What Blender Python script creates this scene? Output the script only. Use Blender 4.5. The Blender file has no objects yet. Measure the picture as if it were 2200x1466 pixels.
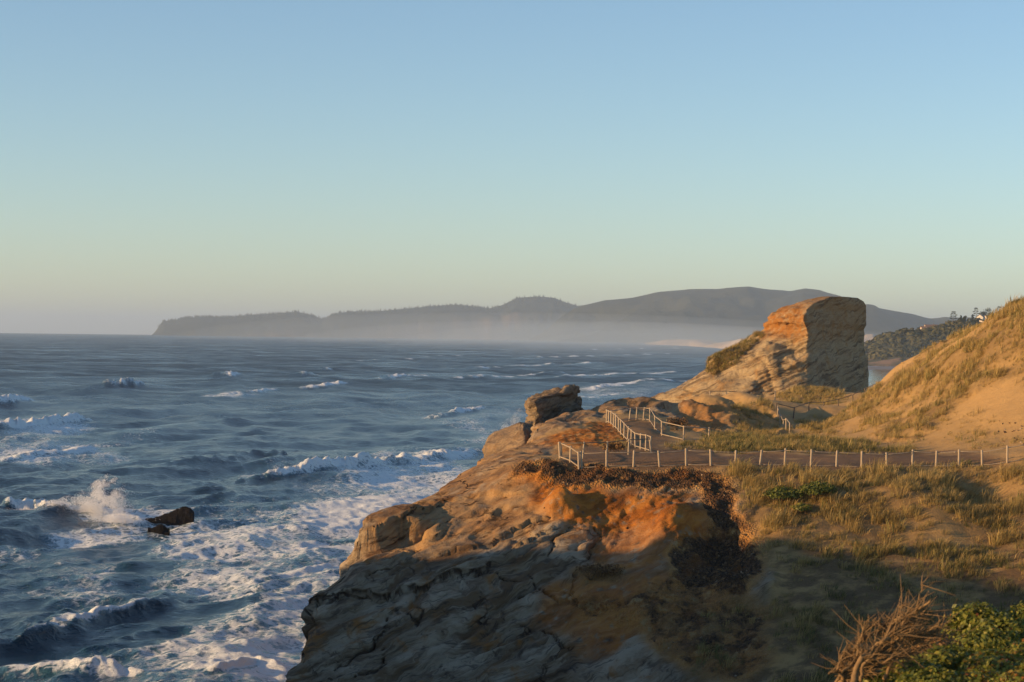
import bpy, math, random
import numpy as np
from mathutils import Matrix, Vector, Quaternion

# ------------------------------------------------------------------ camera, sky, sun, exposure
SC = bpy.context.scene
COL = SC.collection
F = 2200 * 70 / 36.0
EYE = 30.0
PITCH = math.atan(16.25 / F)
ROLL = 0.0125
R_EARTH = 7.3e6
fw = np.array([0, math.cos(PITCH), -math.sin(PITCH)])
up0 = np.array([0, math.sin(PITCH), math.cos(PITCH)])
r0 = np.array([1.0, 0, 0])
cr = math.cos(ROLL) * r0 + math.sin(ROLL) * up0
cu = -math.sin(ROLL) * r0 + math.cos(ROLL) * up0
cam_d = bpy.data.cameras.new('camera')
cam = bpy.data.objects.new('camera', cam_d)
COL.objects.link(cam)
cam.matrix_world = Matrix(((cr[0], cu[0], -fw[0], 0), (cr[1], cu[1], -fw[1], 0), (cr[2], cu[2], -fw[2], EYE), (0, 0, 0, 1)))
cam_d.sensor_width = 36
cam_d.lens = 70
cam_d.clip_start = 0.5
cam_d.clip_end = 90000
cam_d.dof.use_dof = True
cam_d.dof.focus_distance = 140
cam_d.dof.aperture_fstop = 5.0
SC.camera = cam

SUN_EL = math.radians(11.0)
SUN_BACK = math.radians(17.0)          # how far behind the left-hand side the sun stands
sun_dir = np.array([-math.cos(SUN_BACK) * math.cos(SUN_EL), -math.sin(SUN_BACK) * math.cos(SUN_EL), math.sin(SUN_EL)])
world = bpy.data.worlds.new('World')
SC.world = world
world.use_nodes = True
wn = world.node_tree.nodes
wl = world.node_tree.links
sky = wn.new('ShaderNodeTexSky')
sky.sky_type = 'NISHITA'
sky.sun_disc = False
sky.sun_elevation = SUN_EL
sky.sun_rotation = math.atan2(sun_dir[0], sun_dir[1])
sky.altitude = 30
sky.air_density = 0.90
sky.dust_density = 0.28
sky.ozone_density = 2.45
wl.new(sky.outputs[0], wn['Background'].inputs[0])
wn['Background'].inputs[1].default_value = 0.132
sl = bpy.data.lights.new('sun', 'SUN')
sl.energy = 5.0
sl.angle = math.radians(0.9)
sl.color = (1.0, 0.61, 0.26)
sun = bpy.data.objects.new('sun', sl)
COL.objects.link(sun)
sun.rotation_mode = 'QUATERNION'
sun.rotation_quaternion = Vector(sun_dir).to_track_quat('Z', 'Y')
SC.view_settings.view_transform = 'Standard'
SC.view_settings.look = 'None'
SC.view_settings.exposure = 0.45
SC.view_settings.gamma = 1.0
SC.cycles.use_denoising = True
SC.cycles.max_bounces = 6
SC.cycles.diffuse_bounces = 3
SC.cycles.glossy_bounces = 3
SC.cycles.transparent_max_bounces = 8
SC.cycles.volume_bounces = 1
HAZE_DENSITY = 5.5e-5

rng = np.random.default_rng(7)
random.seed(7)

# ------------------------------------------------------------------ helpers
def W(u, v, Y):
    d = fw + (u - 1100) / F * cr + (733 - v) / F * cu
    t = Y / d[1]
    return np.array([d[0] * t, Y, EYE + d[2] * t])

def project(P):
    q = P - np.array([0, 0, EYE])
    z = np.maximum(q @ fw, 1e-3)
    return 1100 + F * (q @ cr) / z, 733 - F * (q @ cu) / z

def sea_point(u, v):
    d = fw + (u - 1100) / F * cr + (733 - v) / F * cu
    d = d / d[1]
    y = 200.0
    for _ in range(60):
        zs = -(y * y * (1 + d[0] ** 2)) / (2 * R_EARTH)
        y2 = (EYE - zs) / max(-d[2], 1e-6)
        y = min(y2, 30000.0)
    return np.array([d[0] * y, y])

def _h(ix, iy, iz, seed):
    n = (ix.astype(np.int64) * 374761393 + iy.astype(np.int64) * 668265263 + iz.astype(np.int64) * 2147483647 + seed * 1274126177) & 0xFFFFFFFF
    n = ((n ^ (n >> 13)) * 1274126177) & 0xFFFFFFFF
    n = ((n ^ (n >> 16)) * 2246822519) & 0xFFFFFFFF
    n = n ^ (n >> 15)
    return (n & 0xFFFFFF) / float(0xFFFFFF) * 2 - 1

def noise3(x, y, z, seed=0):
    x = np.asarray(x, float); y = np.asarray(y, float) + 0 * x; z = np.asarray(z, float) + 0 * x
    ix, iy, iz = np.floor(x), np.floor(y), np.floor(z)
    fx, fy, fz = x - ix, y - iy, z - iz
    fx = fx * fx * fx * (fx * (fx * 6 - 15) + 10); fy = fy * fy * fy * (fy * (fy * 6 - 15) + 10); fz = fz * fz * fz * (fz * (fz * 6 - 15) + 10)
    r = 0
    for a in (0, 1):
        for b in (0, 1):
            for c in (0, 1):
                w = (fx if a else 1 - fx) * (fy if b else 1 - fy) * (fz if c else 1 - fz)
                r = r + w * _h(ix + a, iy + b, iz + c, seed)
    return r

def noise2(x, y, seed=0):
    x = np.asarray(x, float); y = np.asarray(y, float) + 0 * x
    ix, iy = np.floor(x), np.floor(y)
    fx, fy = x - ix, y - iy
    fx = fx * fx * fx * (fx * (fx * 6 - 15) + 10); fy = fy * fy * fy * (fy * (fy * 6 - 15) + 10)
    zz = np.zeros_like(ix)
    r = 0
    for a in (0, 1):
        for b in (0, 1):
            r = r + (fx if a else 1 - fx) * (fy if b else 1 - fy) * _h(ix + a, iy + b, zz, seed)
    return r

def fbm2(x, y, o=4, seed=0, g=0.5):
    r, a = 0, 1.0
    for k in range(o):
        r = r + a * noise2(x * 2 ** k + 17.3 * k, y * 2 ** k - 9.1 * k, seed + k)
        a *= g
    return r

def fbm3(x, y, z, o=4, seed=0, g=0.5):
    r, a = 0, 1.0
    for k in range(o):
        r = r + a * noise3(x * 2 ** k + 17.3 * k, y * 2 ** k - 9.1 * k, z * 2 ** k + 3.3 * k, seed + k)
        a *= g
    return r

def sstep(a, b, x):
    t = np.clip((x - a) / (b - a), 0, 1)
    return t * t * (3 - 2 * t)

def in_poly(poly, x, y):
    poly = np.asarray(poly, float)
    r = np.zeros(np.shape(x), bool)
    j = len(poly) - 1
    for i in range(len(poly)):
        xi, yi = poly[i]; xj, yj = poly[j]
        if yi != yj:
            r ^= ((yi > y) != (yj > y)) & (x < (xj - xi) * (y - yi) / (yj - yi) + xi)
        j = i
    return r

def set_props(o, label=None, cat=None, group=None, kind=None):
    if label: o['label'] = label
    if cat: o['category'] = cat
    if group: o['group'] = group
    if kind: o['kind'] = kind
    return o

def mesh_obj(name, verts, faces, mat=None, parent=None, smooth=True, attrs=None, **kw):
    me = bpy.data.meshes.new(name)
    verts = np.asarray(verts, np.float32)
    faces = np.asarray(faces, np.int32) if not isinstance(faces, list) else faces
    if isinstance(faces, list):
        me.from_pydata([tuple(map(float, p)) for p in verts], [], faces)
    else:
        n, k = faces.shape
        me.vertices.add(len(verts)); me.vertices.foreach_set('co', verts.ravel())
        me.loops.add(n * k); me.loops.foreach_set('vertex_index', faces.ravel())
        me.polygons.add(n); me.polygons.foreach_set('loop_start', np.arange(0, n * k, k, dtype=np.int32))
        me.update(calc_edges=True)
    if attrs:
        for an, (dom, val) in attrs.items():
            val = np.asarray(val, np.float32)
            if val.ndim == 1:
                at = me.attributes.new(an, 'FLOAT', dom); at.data.foreach_set('value', val)
            else:
                at = me.attributes.new(an, 'FLOAT_VECTOR', dom); at.data.foreach_set('vector', val.ravel())
    if smooth:
        me.polygons.foreach_set('use_smooth', np.ones(len(me.polygons), bool))
    if mat: me.materials.append(mat)
    me.validate()
    o = bpy.data.objects.new(name, me)
    COL.objects.link(o)
    if parent: o.parent = parent
    return set_props(o, **kw)

def empty(name, loc, rz=0.0, **kw):
    o = bpy.data.objects.new(name, None)
    COL.objects.link(o)
    o.location = tuple(map(float, loc)); o.rotation_euler = (0, 0, rz)
    return set_props(o, **kw)

def link_copy(o, parent=None, loc=None, rot=None, scale=None):
    c = o.copy(); COL.objects.link(c)
    if parent: c.parent = parent
    if loc is not None: c.location = tuple(map(float, loc))
    if rot is not None: c.rotation_euler = rot
    if scale is not None: c.scale = scale
    return c

def grid_faces(nr, nc, wrap=False):
    i = np.arange(nr - 1)[:, None]
    j = np.arange(nc if wrap else nc - 1)[None, :]
    a = i * nc + j
    b = i * nc + (j + 1) % nc
    return np.stack([a, b, b + nc, a + nc], -1).reshape(-1, 4)

def grid_normals(P):
    du = np.gradient(P, axis=1); dv = np.gradient(P, axis=0)
    n = np.cross(du, dv)
    return n / np.maximum(np.linalg.norm(n, axis=-1, keepdims=True), 1e-9)

def tube(path, radii, sides=6, caps=True):
    path = np.asarray(path, float); n = len(path)
    radii = np.broadcast_to(np.asarray(radii, float), (n,))
    tan = np.gradient(path, axis=0)
    tan /= np.maximum(np.linalg.norm(tan, axis=1, keepdims=True), 1e-9)
    V = []
    ref = np.array([0, 0, 1.0]) if abs(tan[0][2]) < 0.9 else np.array([1.0, 0, 0])
    for p, t, r in zip(path, tan, radii):
        a = np.cross(t, ref); a /= max(np.linalg.norm(a), 1e-9)
        b = np.cross(t, a)
        for k in range(sides):
            th = 2 * math.pi * k / sides
            V.append(p + r * (math.cos(th) * a + math.sin(th) * b))
    Fq = [tuple(int(q) for q in f) for f in grid_faces(n, sides, True)]
    if caps:
        Fq.append(tuple(range(sides - 1, -1, -1))); Fq.append(tuple((n - 1) * sides + k for k in range(sides)))
    return np.array(V), Fq

class Bag:
    def __init__(s): s.v, s.f, s.n, s.a = [], [], 0, []
    def add(s, v, f, a=None):
        v = np.asarray(v, float)
        s.f += [tuple(int(i) + s.n for i in q) for q in f]
        s.v.append(v); s.n += len(v)
        s.a.append(np.full(len(v), 0.0 if a is None else a))
    def box(s, lo, hi, a=None):
        x0, y0, z0 = lo; x1, y1, z1 = hi
        v = [(x0, y0, z0), (x1, y0, z0), (x1, y1, z0), (x0, y1, z0), (x0, y0, z1), (x1, y0, z1), (x1, y1, z1), (x0, y1, z1)]
        s.add(v, [(0, 3, 2, 1), (4, 5, 6, 7), (0, 1, 5, 4), (1, 2, 6, 5), (2, 3, 7, 6), (3, 0, 4, 7)], a)
    def build(s, name, mat, parent=None, smooth=False, **kw):
        return mesh_obj(name, np.concatenate(s.v), s.f, mat, parent, smooth, {'tint': ('POINT', np.concatenate(s.a))}, **kw)

# ------------------------------------------------------------------ shader helper
class M:
    def __init__(s, name):
        s.m = bpy.data.materials.new(name); s.m.use_nodes = True
        s.t = s.m.node_tree; s.n = s.t.nodes; s.n.clear()
        s.out = s.n.new('ShaderNodeOutputMaterial')
        s.pos = s.n.new('ShaderNodeNewGeometry').outputs['Position']
    def set(s, sock, val):
        if isinstance(val, bpy.types.NodeSocket): s.t.links.new(val, sock)
        elif isinstance(val, tuple) and len(val) == 3 and sock.type == 'RGBA': sock.default_value = (*val, 1)
        else: sock.default_value = val
    def attr(s, name, typ='GEOMETRY'):
        a = s.n.new('ShaderNodeAttribute'); a.attribute_name = name; a.attribute_type = typ
        return a
    def math(s, op, a, b=0.0, c=0.0, clamp=False):
        x = s.n.new('ShaderNodeMath'); x.operation = op; x.use_clamp = clamp
        for i, q in enumerate((a, b, c)): s.set(x.inputs[i], q)
        return x.outputs[0]
    def vmath(s, op, a, b=(0, 0, 0)):
        x = s.n.new('ShaderNodeVectorMath'); x.operation = op
        s.set(x.inputs[0], a); s.set(x.inputs[1], b)
        return x.outputs['Value'] if op in ('DOT_PRODUCT', 'LENGTH', 'DISTANCE') else x.outputs[0]
    def scale(s, v, k): return s.vmath('MULTIPLY', v, k)
    def noise(s, scale, detail=4, rough=0.55, vec=None, dist=0.0):
        x = s.n.new('ShaderNodeTexNoise'); x.inputs['Scale'].default_value = scale
        x.inputs['Detail'].default_value = detail; x.inputs['Roughness'].default_value = rough; x.inputs['Distortion'].default_value = dist
        s.set(x.inputs['Vector'], vec if vec is not None else s.pos)
        return x.outputs['Fac'] if 'Fac' in x.outputs else x.outputs[0]
    def noisec(s, scale, detail=3, vec=None):
        x = s.n.new('ShaderNodeTexNoise'); x.inputs['Scale'].default_value = scale; x.inputs['Detail'].default_value = detail
        s.set(x.inputs['Vector'], vec if vec is not None else s.pos)
        return x.outputs['Color']
    def voro(s, scale, feature='F1', vec=None, out='Distance', rand=1.0):
        x = s.n.new('ShaderNodeTexVoronoi'); x.feature = feature; x.inputs['Scale'].default_value = scale
        x.inputs['Randomness'].default_value = rand
        s.set(x.inputs['Vector'], vec if vec is not None else s.pos)
        return x.outputs[out]
    def ss(s, a, b, x):
        m = s.n.new('ShaderNodeMapRange'); m.interpolation_type = 'SMOOTHSTEP'
        s.set(m.inputs['Value'], x); s.set(m.inputs['From Min'], a); s.set(m.inputs['From Max'], b)
        return m.outputs[0]
    def mix(s, f, a, b):
        x = s.n.new('ShaderNodeMix'); x.data_type = 'RGBA'
        s.set(x.inputs[0], f); s.set(x.inputs[6], a); s.set(x.inputs[7], b)
        return x.outputs[2]
    def ramp(s, f, stops):
        x = s.n.new('ShaderNodeValToRGB'); e = x.color_ramp.elements
        while len(e) < len(stops): e.new(0.5)
        for q, (p, c) in zip(e, stops): q.position = p; q.color = (*c, 1)
        s.set(x.inputs[0], f)
        return x.outputs[0]
    def bump(s, h, strength=0.5, dist=0.1, normal=None):
        x = s.n.new('ShaderNodeBump'); s.set(x.inputs['Strength'], strength); x.inputs['Distance'].default_value = dist
        s.set(x.inputs['Height'], h)
        if normal is not None: s.set(x.inputs['Normal'], normal)
        return x.outputs[0]
    def bsdf(s, col, rough=0.85, normal=None, spec=0.25, **kw):
        x = s.n.new('ShaderNodeBsdfPrincipled')
        s.set(x.inputs['Base Color'], col); s.set(x.inputs['Roughness'], rough); s.set(x.inputs['Specular IOR Level'], spec)
        if normal is not None: s.set(x.inputs['Normal'], normal)
        for k, q in kw.items(): s.set(x.inputs[k], q)
        return x.outputs[0]
    def done(s, sh):
        s.t.links.new(sh, s.out.inputs['Surface']); return s.m

# ------------------------------------------------------------------ terrain form
CP = []
def cp(u, pairs):
    for v, Y in pairs: CP.append(W(u, v, Y))
# rock slab and grass slope below the front fence
cp(1240, [(1003, 137.5), (1060, 134), (1120, 130.5), (1200, 127), (1300, 123), (1400, 119.5), (1466, 117.5)])
cp(1100, [(1000, 141), (1060, 136), (1120, 131.5), (1200, 127.5), (1300, 123.3), (1400, 120), (1466, 118)])
cp(940, [(1085, 138), (1120, 134.5), (1160, 131), (1200, 128), (1260, 125), (1330, 122.2), (1400, 119.8), (1466, 118)])
cp(820, [(1122, 135), (1200, 128.5), (1260, 125.5), (1330, 122.7), (1400, 120), (1466, 118)])
cp(720, [(1262, 125.7), (1330, 122.8), (1400, 120), (1466, 118)])
for e in [(1040, 985, 150), (985, 1020, 146), (930, 1065, 141), (850, 1102, 137.5), (795, 1132, 134), (785, 1188, 129.7), (690, 1262, 125.7), (680, 1330, 123), (664, 1400, 120.5), (602, 1466, 118)]:
    CP.append(W(*e))
cp(1400, [(1003, 137), (1060, 133.5), (1120, 129.5), (1180, 126), (1250, 122), (1330, 118.5), (1400, 115.5), (1466, 113)])
cp(1540, [(1003, 137), (1060, 133.5), (1120, 129), (1200, 124.5), (1280, 120), (1360, 116.5), (1466, 112)])
cp(1700, [(1003, 137), (1060, 132.5), (1120, 128), (1200, 123), (1300, 117.5), (1400, 113), (1466, 110)])
cp(1900, [(1003, 137), (1050, 133), (1120, 128), (1200, 122.5), (1300, 116.5), (1400, 112), (1466, 109)])
cp(2050, [(1003, 137), (1060, 132), (1120, 128), (1200, 122), (1300, 116)])
cp(2160, [(988, 137)]); cp(2200, [(977, 137), (1045, 131.5), (1120, 127), (1200, 121), (1300, 115)])
cp(2400, [(962, 137), (1120, 126), (1300, 114)])
# lookout, path, knoll, mounds
cp(1250, [(975, 148)]); cp(1400, [(978, 147), (968, 151)]); cp(1560, [(985, 144), (975, 148)]); cp(1700, [(985, 144)]); cp(1900, [(985, 144)]); cp(2060, [(985, 144)])
cp(1100, [(958, 158)]); cp(1150, [(940, 166)]); cp(1200, [(950, 160), (915, 172)]); cp(1270, [(955, 155), (930, 164), (910, 174)])
cp(1330, [(945, 157), (912, 178)]); cp(1345, [(904, 183)]); cp(1395, [(904, 183), (930, 170), (955, 158)]); cp(1440, [(932, 172), (950, 160)])
cp(1158, [(914, 180)]); cp(1200, [(889, 191)]); cp(1250, [(876, 196)]); cp(1300, [(863, 201)]); cp(1340, [(851, 204)]); cp(1385, [(857, 207)]); cp(1440, [(866, 212)])
cp(1300, [(885, 190)]); cp(1400, [(885, 193)]); cp(1455, [(885, 205)])
cp(1478, [(918, 188), (938, 172)]); cp(1500, [(880, 216), (905, 200)]); cp(1530, [(872, 222), (930, 188)]); cp(1590, [(868, 232), (900, 205), (933, 188)])
cp(1640, [(866, 236), (900, 212)]); cp(1690, [(893, 238), (925, 205)]); cp(1560, [(862, 250)]); cp(1480, [(866, 236)]); cp(1640, [(858, 262)])
cp(1500, [(962, 155)]); cp(1600, [(948, 163)]); cp(1700, [(943, 166), (962, 155)]); cp(1800, [(952, 163), (968, 153)]); cp(1880, [(968, 155)])
cp(1740, [(912, 246), (870, 272), (833, 286)]); cp(1690, [(845, 280)]); cp(1800, [(842, 284), (878, 256)]); cp(1830, [(866, 264), (905, 215)]); cp(1858, [(855, 270)]); cp(1886, [(843, 275)])
# dune
cp(1830, [(930, 185)]); cp(1860, [(945, 172), (880, 222)]); cp(1900, [(955, 166), (900, 186), (865, 200), (830, 217)])
cp(1950, [(958, 162), (797, 204)]); cp(2000, [(962, 159), (900, 171), (840, 180), (770, 193)]); cp(2050, [(744, 187)])
cp(2100, [(960, 154), (900, 163), (840, 171), (790, 176), (733, 182)]); cp(2150, [(712, 180)]); cp(2200, [(962, 149), (900, 157), (820, 166), (755, 171), (678, 176)])
cp(2400, [(950, 145), (800, 160), (600, 175)]); cp(2700, [(940, 145), (800, 160), (560, 178)])
for x, y, z in [(60, 215, 33), (40, 215, 26), (75, 260, 25), (50, 260, 24), (40, 300, 18), (60, 320, 14), (25, 330, 12), (10, 260, 14), (12, 300, 10), (85, 210, 37), (90, 150, 24), (90, 110, 18),
                (-20, 100, 6.5), (0, 100, 8.0), (20, 100, 11.0), (35, 100, 13.2), (60, 100, 15), (-18, 75, 11), (0, 75, 12), (20, 75, 12.5), (50, 75, 15), (0, 62, 15.5), (30, 62, 16), (80, 62, 18), (-20, 62, 14.5)]:
    CP.append(np.array([x, y, z], float))
CP = np.array(CP)
def _phi(r2): return np.sqrt(r2 + 9.0)
_A = _phi(((CP[:, None, :2] - CP[None, :, :2]) ** 2).sum(-1)) - 0.35 * np.eye(len(CP))
_n = len(CP)
_Q = np.c_[np.ones(_n), CP[:, :2] / 100]
_sol = np.linalg.solve(np.block([[_A, _Q], [_Q.T, np.zeros((3, 3))]]), np.r_[CP[:, 2], 0, 0, 0])
BUMPS = []      # x, y, amp, rx, ry, rot
def bump(u, v, Y, amp, rx, ry, rot=0):
    p = W(u, v, Y); BUMPS.append((p[0], p[1], amp, rx, ry, math.radians(rot)))
bump(1985, 1085, 130, 0.9, 2.6, 4.0, 20)
bump(1830, 1075, 131, 0.5, 3.0, 2.0, 0)
bump(2110, 1050, 132.5, -1.0, 2.2, 2.6, 0)
bump(2120, 1160, 125, -0.5, 3.0, 3.0, 0)
bump(1200, 1085, 132.6, 1.2, 1.0, 1.1, 0)
bump(1330, 1090, 131.5, -0.7, 2.0, 1.6, 0)
bump(1445, 1150, 128, 1.2, 1.4, 3.6, -25)
bump(1330, 1160, 128.5, -0.8, 2.0, 2.2, 0)
bump(1560, 1170, 126.5, -1.3, 1.8, 3.0, 0)
bump(1150, 1020, 138, 0.8, 2.2, 1.6, 0)
bump(1620, 1010, 135.5, 0.25, 1.6, 1.6, 0)
bump(1590, 1290, 120, 1.0, 1.8, 1.4, 0)
bump(1340, 1330, 119.5, 0.7, 2.2, 1.4, 0)
bump(1535, 892, 207, 1.9, 2.6, 4.0, 20)
bump(1495, 893, 202, 1.3, 1.5, 3.0, 0)
bump(1560, 905, 200, 0.9, 1.6, 3.0, 0)
bump(1620, 880, 226, 1.7, 2.2, 12.0, 8)
bump(1590, 900, 210, 0.8, 1.8, 5.0, 0)
bump(1690, 880, 236, -2.4, 2.4, 5.0, 0)
bump(1420, 880, 203, 0.8, 3.0, 2.0, 0)
bump(1775, 905, 232, 0.7, 3.0, 5.0, 0)
bump(1385, 935, 170, 0.4, 1.5, 4.0, 0)
def H(x, y):
    x = np.asarray(x, float); y = np.asarray(y, float)
    sh = x.shape; xf = x.ravel(); yf = y.ravel(); out = np.empty(len(xf))
    for s in range(0, len(xf), 20000):
        a = xf[s:s + 20000, None]; b = yf[s:s + 20000, None]
        out[s:s + 20000] = _phi((a - CP[:, 0]) ** 2 + (b - CP[:, 1]) ** 2) @ _sol[:_n] + _sol[_n] + _sol[_n + 1] * a[:, 0] / 100 + _sol[_n + 2] * b[:, 0] / 100
    for bx, by, am, rx, ry, ro in BUMPS:
        dx, dy = xf - bx, yf - by
        p = (dx * math.cos(ro) + dy * math.sin(ro)) / rx; q = (-dx * math.sin(ro) + dy * math.cos(ro)) / ry
        out += am * np.exp(-np.minimum(p * p + q * q, 50) ** 1.35)
    # rock step with a face turned to the sea, high on the slab
    p0 = W(782, 1160, 131.6); p1 = W(912, 1133, 133.2)
    t = (xf - p0[0]) / (p1[0] - p0[0])
    ly = p0[1] + t * (p1[1] - p0[1]) + 0.25 * np.sin(xf * 2.3)
    m = sstep(-1.2, -0.2, t) * (1 - sstep(0.75, 1.25, t))
    out += m * (1.0 * sstep(-0.15, 0.15, yf - ly) * (1 - sstep(1.5, 7, yf - ly)) - 0.75 * (1 - sstep(-0.15, 0.15, yf - ly)) * sstep(-3.5, -0.5, yf - ly))
    return out.reshape(sh)

EDGE_P = [W(*e) for e in [(602, 1466, 118), (664, 1400, 120.5), (680, 1330, 123), (690, 1262, 125.7), (785, 1188, 129.7), (787, 1132, 134), (850, 1102, 137.5), (930, 1065, 141), (985, 1020, 146), (1040, 985, 150), (1095, 958, 158), (1150, 942, 167), (1155, 914, 180), (1200, 889, 191), (1250, 876, 196), (1300, 863, 201), (1340, 851, 205), (1400, 857, 213), (1405, 860, 236), (1400, 866, 262)]]
EY = np.array([62, 90, 110] + [p[1] for p in EDGE_P] + [300, 335])
EX = np.array([-28, -24, -16] + [p[0] for p in EDGE_P] + [19, 22])
def edge_x(y): return np.interp(y, EY, EX) + 0.35 * fbm2(y * 0.35, 0 * y, 3, 91) + 0.12 * noise2(y * 1.7, 0 * y, 95)

rows = np.concatenate([np.arange(62, 110, 0.8), np.arange(110, 140, 0.125), np.arange(140, 166, 0.22), np.arange(166, 220, 0.32), np.arange(220, 335, 0.6)])
dcol = np.concatenate([-np.linspace(2.3, 0, 36)[:-1] ** 2.0, np.arange(0, 26, 0.135), np.cumsum(np.linspace(0.15, 0.8, 125)) + 26])
TY = np.repeat(rows[:, None], len(dcol), 1)
ex = edge_x(rows)
TX = ex[:, None] + dcol[None, :]
TZ = H(np.maximum(TX, ex[:, None]), TY)
tcl = np.maximum(-dcol, 0)[None, :]
TZ = TZ - 4.6 * tcl ** 2 / (tcl + 0.35) - 0.25 * np.exp(-np.maximum(dcol, 0) / 0.5)[None, :]
P = np.stack([TX, TY, TZ], -1)
U, V = project(P.reshape(-1, 3)); U = U.reshape(TX.shape); V = V.reshape(TX.shape)
pu = 14 * fbm2(TX * 0.55, TY * 0.30, 5, 11, 0.6); pv = 9 * fbm2(TX * 0.55, TY * 0.30, 5, 23, 0.6)
UU, VV = U + pu, V + pv
def zone(poly, ymin=0, ymax=999): return in_poly(poly, UU, VV) & (TY > ymin) & (TY < ymax)
Z = lambda: np.zeros(TX.shape)
rock, orange, scree, grass, dirt = Z(), Z(), Z(), Z(), Z()
rock[zone([(300, 1700), (560, 1466), (640, 1290), (750, 1190), (760, 1100), (1010, 985), (1110, 940), (1170, 940), (1190, 970), (1110, 1010), (1130, 1040), (1290, 1060), (1300, 1180), (1330, 1205), (1220, 1260), (1180, 1330), (1350, 1400), (1500, 1466), (1600, 1700)], 0, 172)] = 1
rock[zone([(1130, 960), (1150, 900), (1200, 880), (1340, 840), (1480, 855), (1475, 910), (1440, 905), (1400, 890), (1300, 885), (1290, 905), (1190, 915)], 165, 232)] = 1
rock[zone([(1400, 850), (1480, 855), (1490, 880), (1470, 900)], 190, 300)] = 0.6
rock[zone([(1470, 875), (1540, 868), (1575, 890), (1565, 940), (1480, 940)], 185, 235)] = 0.45
rock[zone([(1150, 1000), (1600, 1040), (1660, 1240), (1640, 1340), (1620, 1700), (600, 1700), (900, 1300)], 60, 140)] = 1
rock[np.broadcast_to(dcol[None, :] < 0.3, TX.shape)] = 1
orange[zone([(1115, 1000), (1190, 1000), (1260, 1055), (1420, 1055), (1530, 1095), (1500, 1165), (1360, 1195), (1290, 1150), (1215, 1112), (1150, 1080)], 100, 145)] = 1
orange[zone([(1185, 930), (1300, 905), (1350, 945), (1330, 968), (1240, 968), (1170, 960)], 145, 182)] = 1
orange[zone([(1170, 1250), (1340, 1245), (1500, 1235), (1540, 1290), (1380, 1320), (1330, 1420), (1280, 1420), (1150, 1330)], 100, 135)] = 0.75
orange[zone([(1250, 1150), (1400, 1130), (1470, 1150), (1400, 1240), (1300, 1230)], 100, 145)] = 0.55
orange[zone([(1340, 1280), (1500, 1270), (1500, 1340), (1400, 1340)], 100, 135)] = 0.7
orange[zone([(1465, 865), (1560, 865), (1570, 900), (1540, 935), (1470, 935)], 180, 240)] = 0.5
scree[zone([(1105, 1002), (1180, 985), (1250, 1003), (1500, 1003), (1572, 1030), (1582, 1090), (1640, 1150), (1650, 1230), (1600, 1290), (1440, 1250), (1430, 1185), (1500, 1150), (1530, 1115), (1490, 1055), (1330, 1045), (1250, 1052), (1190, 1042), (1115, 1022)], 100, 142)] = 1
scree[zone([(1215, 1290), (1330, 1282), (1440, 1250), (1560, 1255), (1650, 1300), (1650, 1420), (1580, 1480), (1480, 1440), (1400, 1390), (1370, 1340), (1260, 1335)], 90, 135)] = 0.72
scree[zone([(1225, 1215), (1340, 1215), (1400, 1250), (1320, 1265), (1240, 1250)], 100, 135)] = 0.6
dirt[zone([(1205, 1000), (1250, 965), (1430, 962), (1560, 975), (2000, 972), (2160, 985), (2160, 1004), (1560, 1006)], 134, 156)] = 1
dirt[zone([(1330, 905), (1400, 902), (1440, 935), (1420, 965), (1340, 965)], 150, 186)] = 0.8
russet = Z()  # browner rock tone over the upper slab and the mound behind it
russet[zone([(770, 1190), (785, 1130), (1040, 980), (1150, 935), (1190, 960), (1110, 1010), (1160, 1080), (1240, 1120), (1050, 1150), (900, 1180)], 100, 172)] = 1
russet[zone([(1130, 960), (1150, 900), (1200, 880), (1340, 840), (1480, 855), (1300, 885), (1190, 915)], 165, 232)] = 0.8
dn = fbm2(TX * 0.12, TY * 0.12, 3, 61)
tuft = fbm2(TX * 0.5, TY * 0.35, 4, 71, 0.6)
g1 = zone([(1560, 1006), (2170, 1004), (2210, 985), (2700, 985), (2700, 1700), (1560, 1700), (1640, 1330), (1655, 1240), (1642, 1150), (1592, 1090), (1562, 1040)], 80, 139)
upper = 1 - sstep(1100, 1260, V)
orange = np.maximum(orange, 0.65 * (scree > 0.5))
grass[g1] = (np.clip(0.55 + 0.45 * upper + 0.35 * tuft, 0.05, 1))[g1]
sandp = zone([(1930, 1130), (2000, 1100), (2090, 1130), (2120, 1170), (2020, 1165), (1950, 1175)], 110, 135) | zone([(2040, 1035), (2200, 1040), (2200, 1075), (2080, 1065)], 120, 138)
grass[sandp] *= 0.4
g3 = zone([(1410, 968), (1500, 945), (1600, 938), (1700, 932), (1800, 945), (1960, 965), (1960, 982), (1500, 976)], 149, 175)
grass[g3] = 0.9
gd = zone([(1820, 875), (1890, 825), (2050, 735), (2200, 640), (2700, 400), (2700, 900), (2200, 800), (2110, 830), (2050, 880), (2000, 930), (1950, 950), (1890, 940), (1850, 905)], 155, 235)
streak = fbm2((TX * 0.8 + TY * 0.35) * 0.35, (TY * 0.8 - TX * 0.5) * 0.12, 4, 77, 0.6)
grass[gd] = np.clip(0.80 + 0.9 * streak + 0.45 * sstep(880, 760, V + 0.25 * (U - 2000)), 0.02, 1)[gd]
gs = zone([(1960, 955), (2060, 870), (2130, 820), (2700, 800), (2700, 975), (2210, 960), (2100, 962)], 145, 190); grass[gs & ~gd] = np.clip(0.75 * fbm2(TX * 0.3, TY * 0.2, 4, 79, 0.6) - 0.1, 0, 0.4)[gs & ~gd]
g5 = zone([(1660, 850), (1690, 835), (1740, 826), (1800, 835), (1810, 865), (1750, 885), (1680, 872)], 262, 300); grass[g5] = 1
g6 = zone([(1570, 870), (1640, 860), (1695, 935), (1600, 940), (1570, 925)], 180, 255); grass[g6] = np.clip(0.7 + 0.8 * tuft, 0, 1)[g6]
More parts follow.
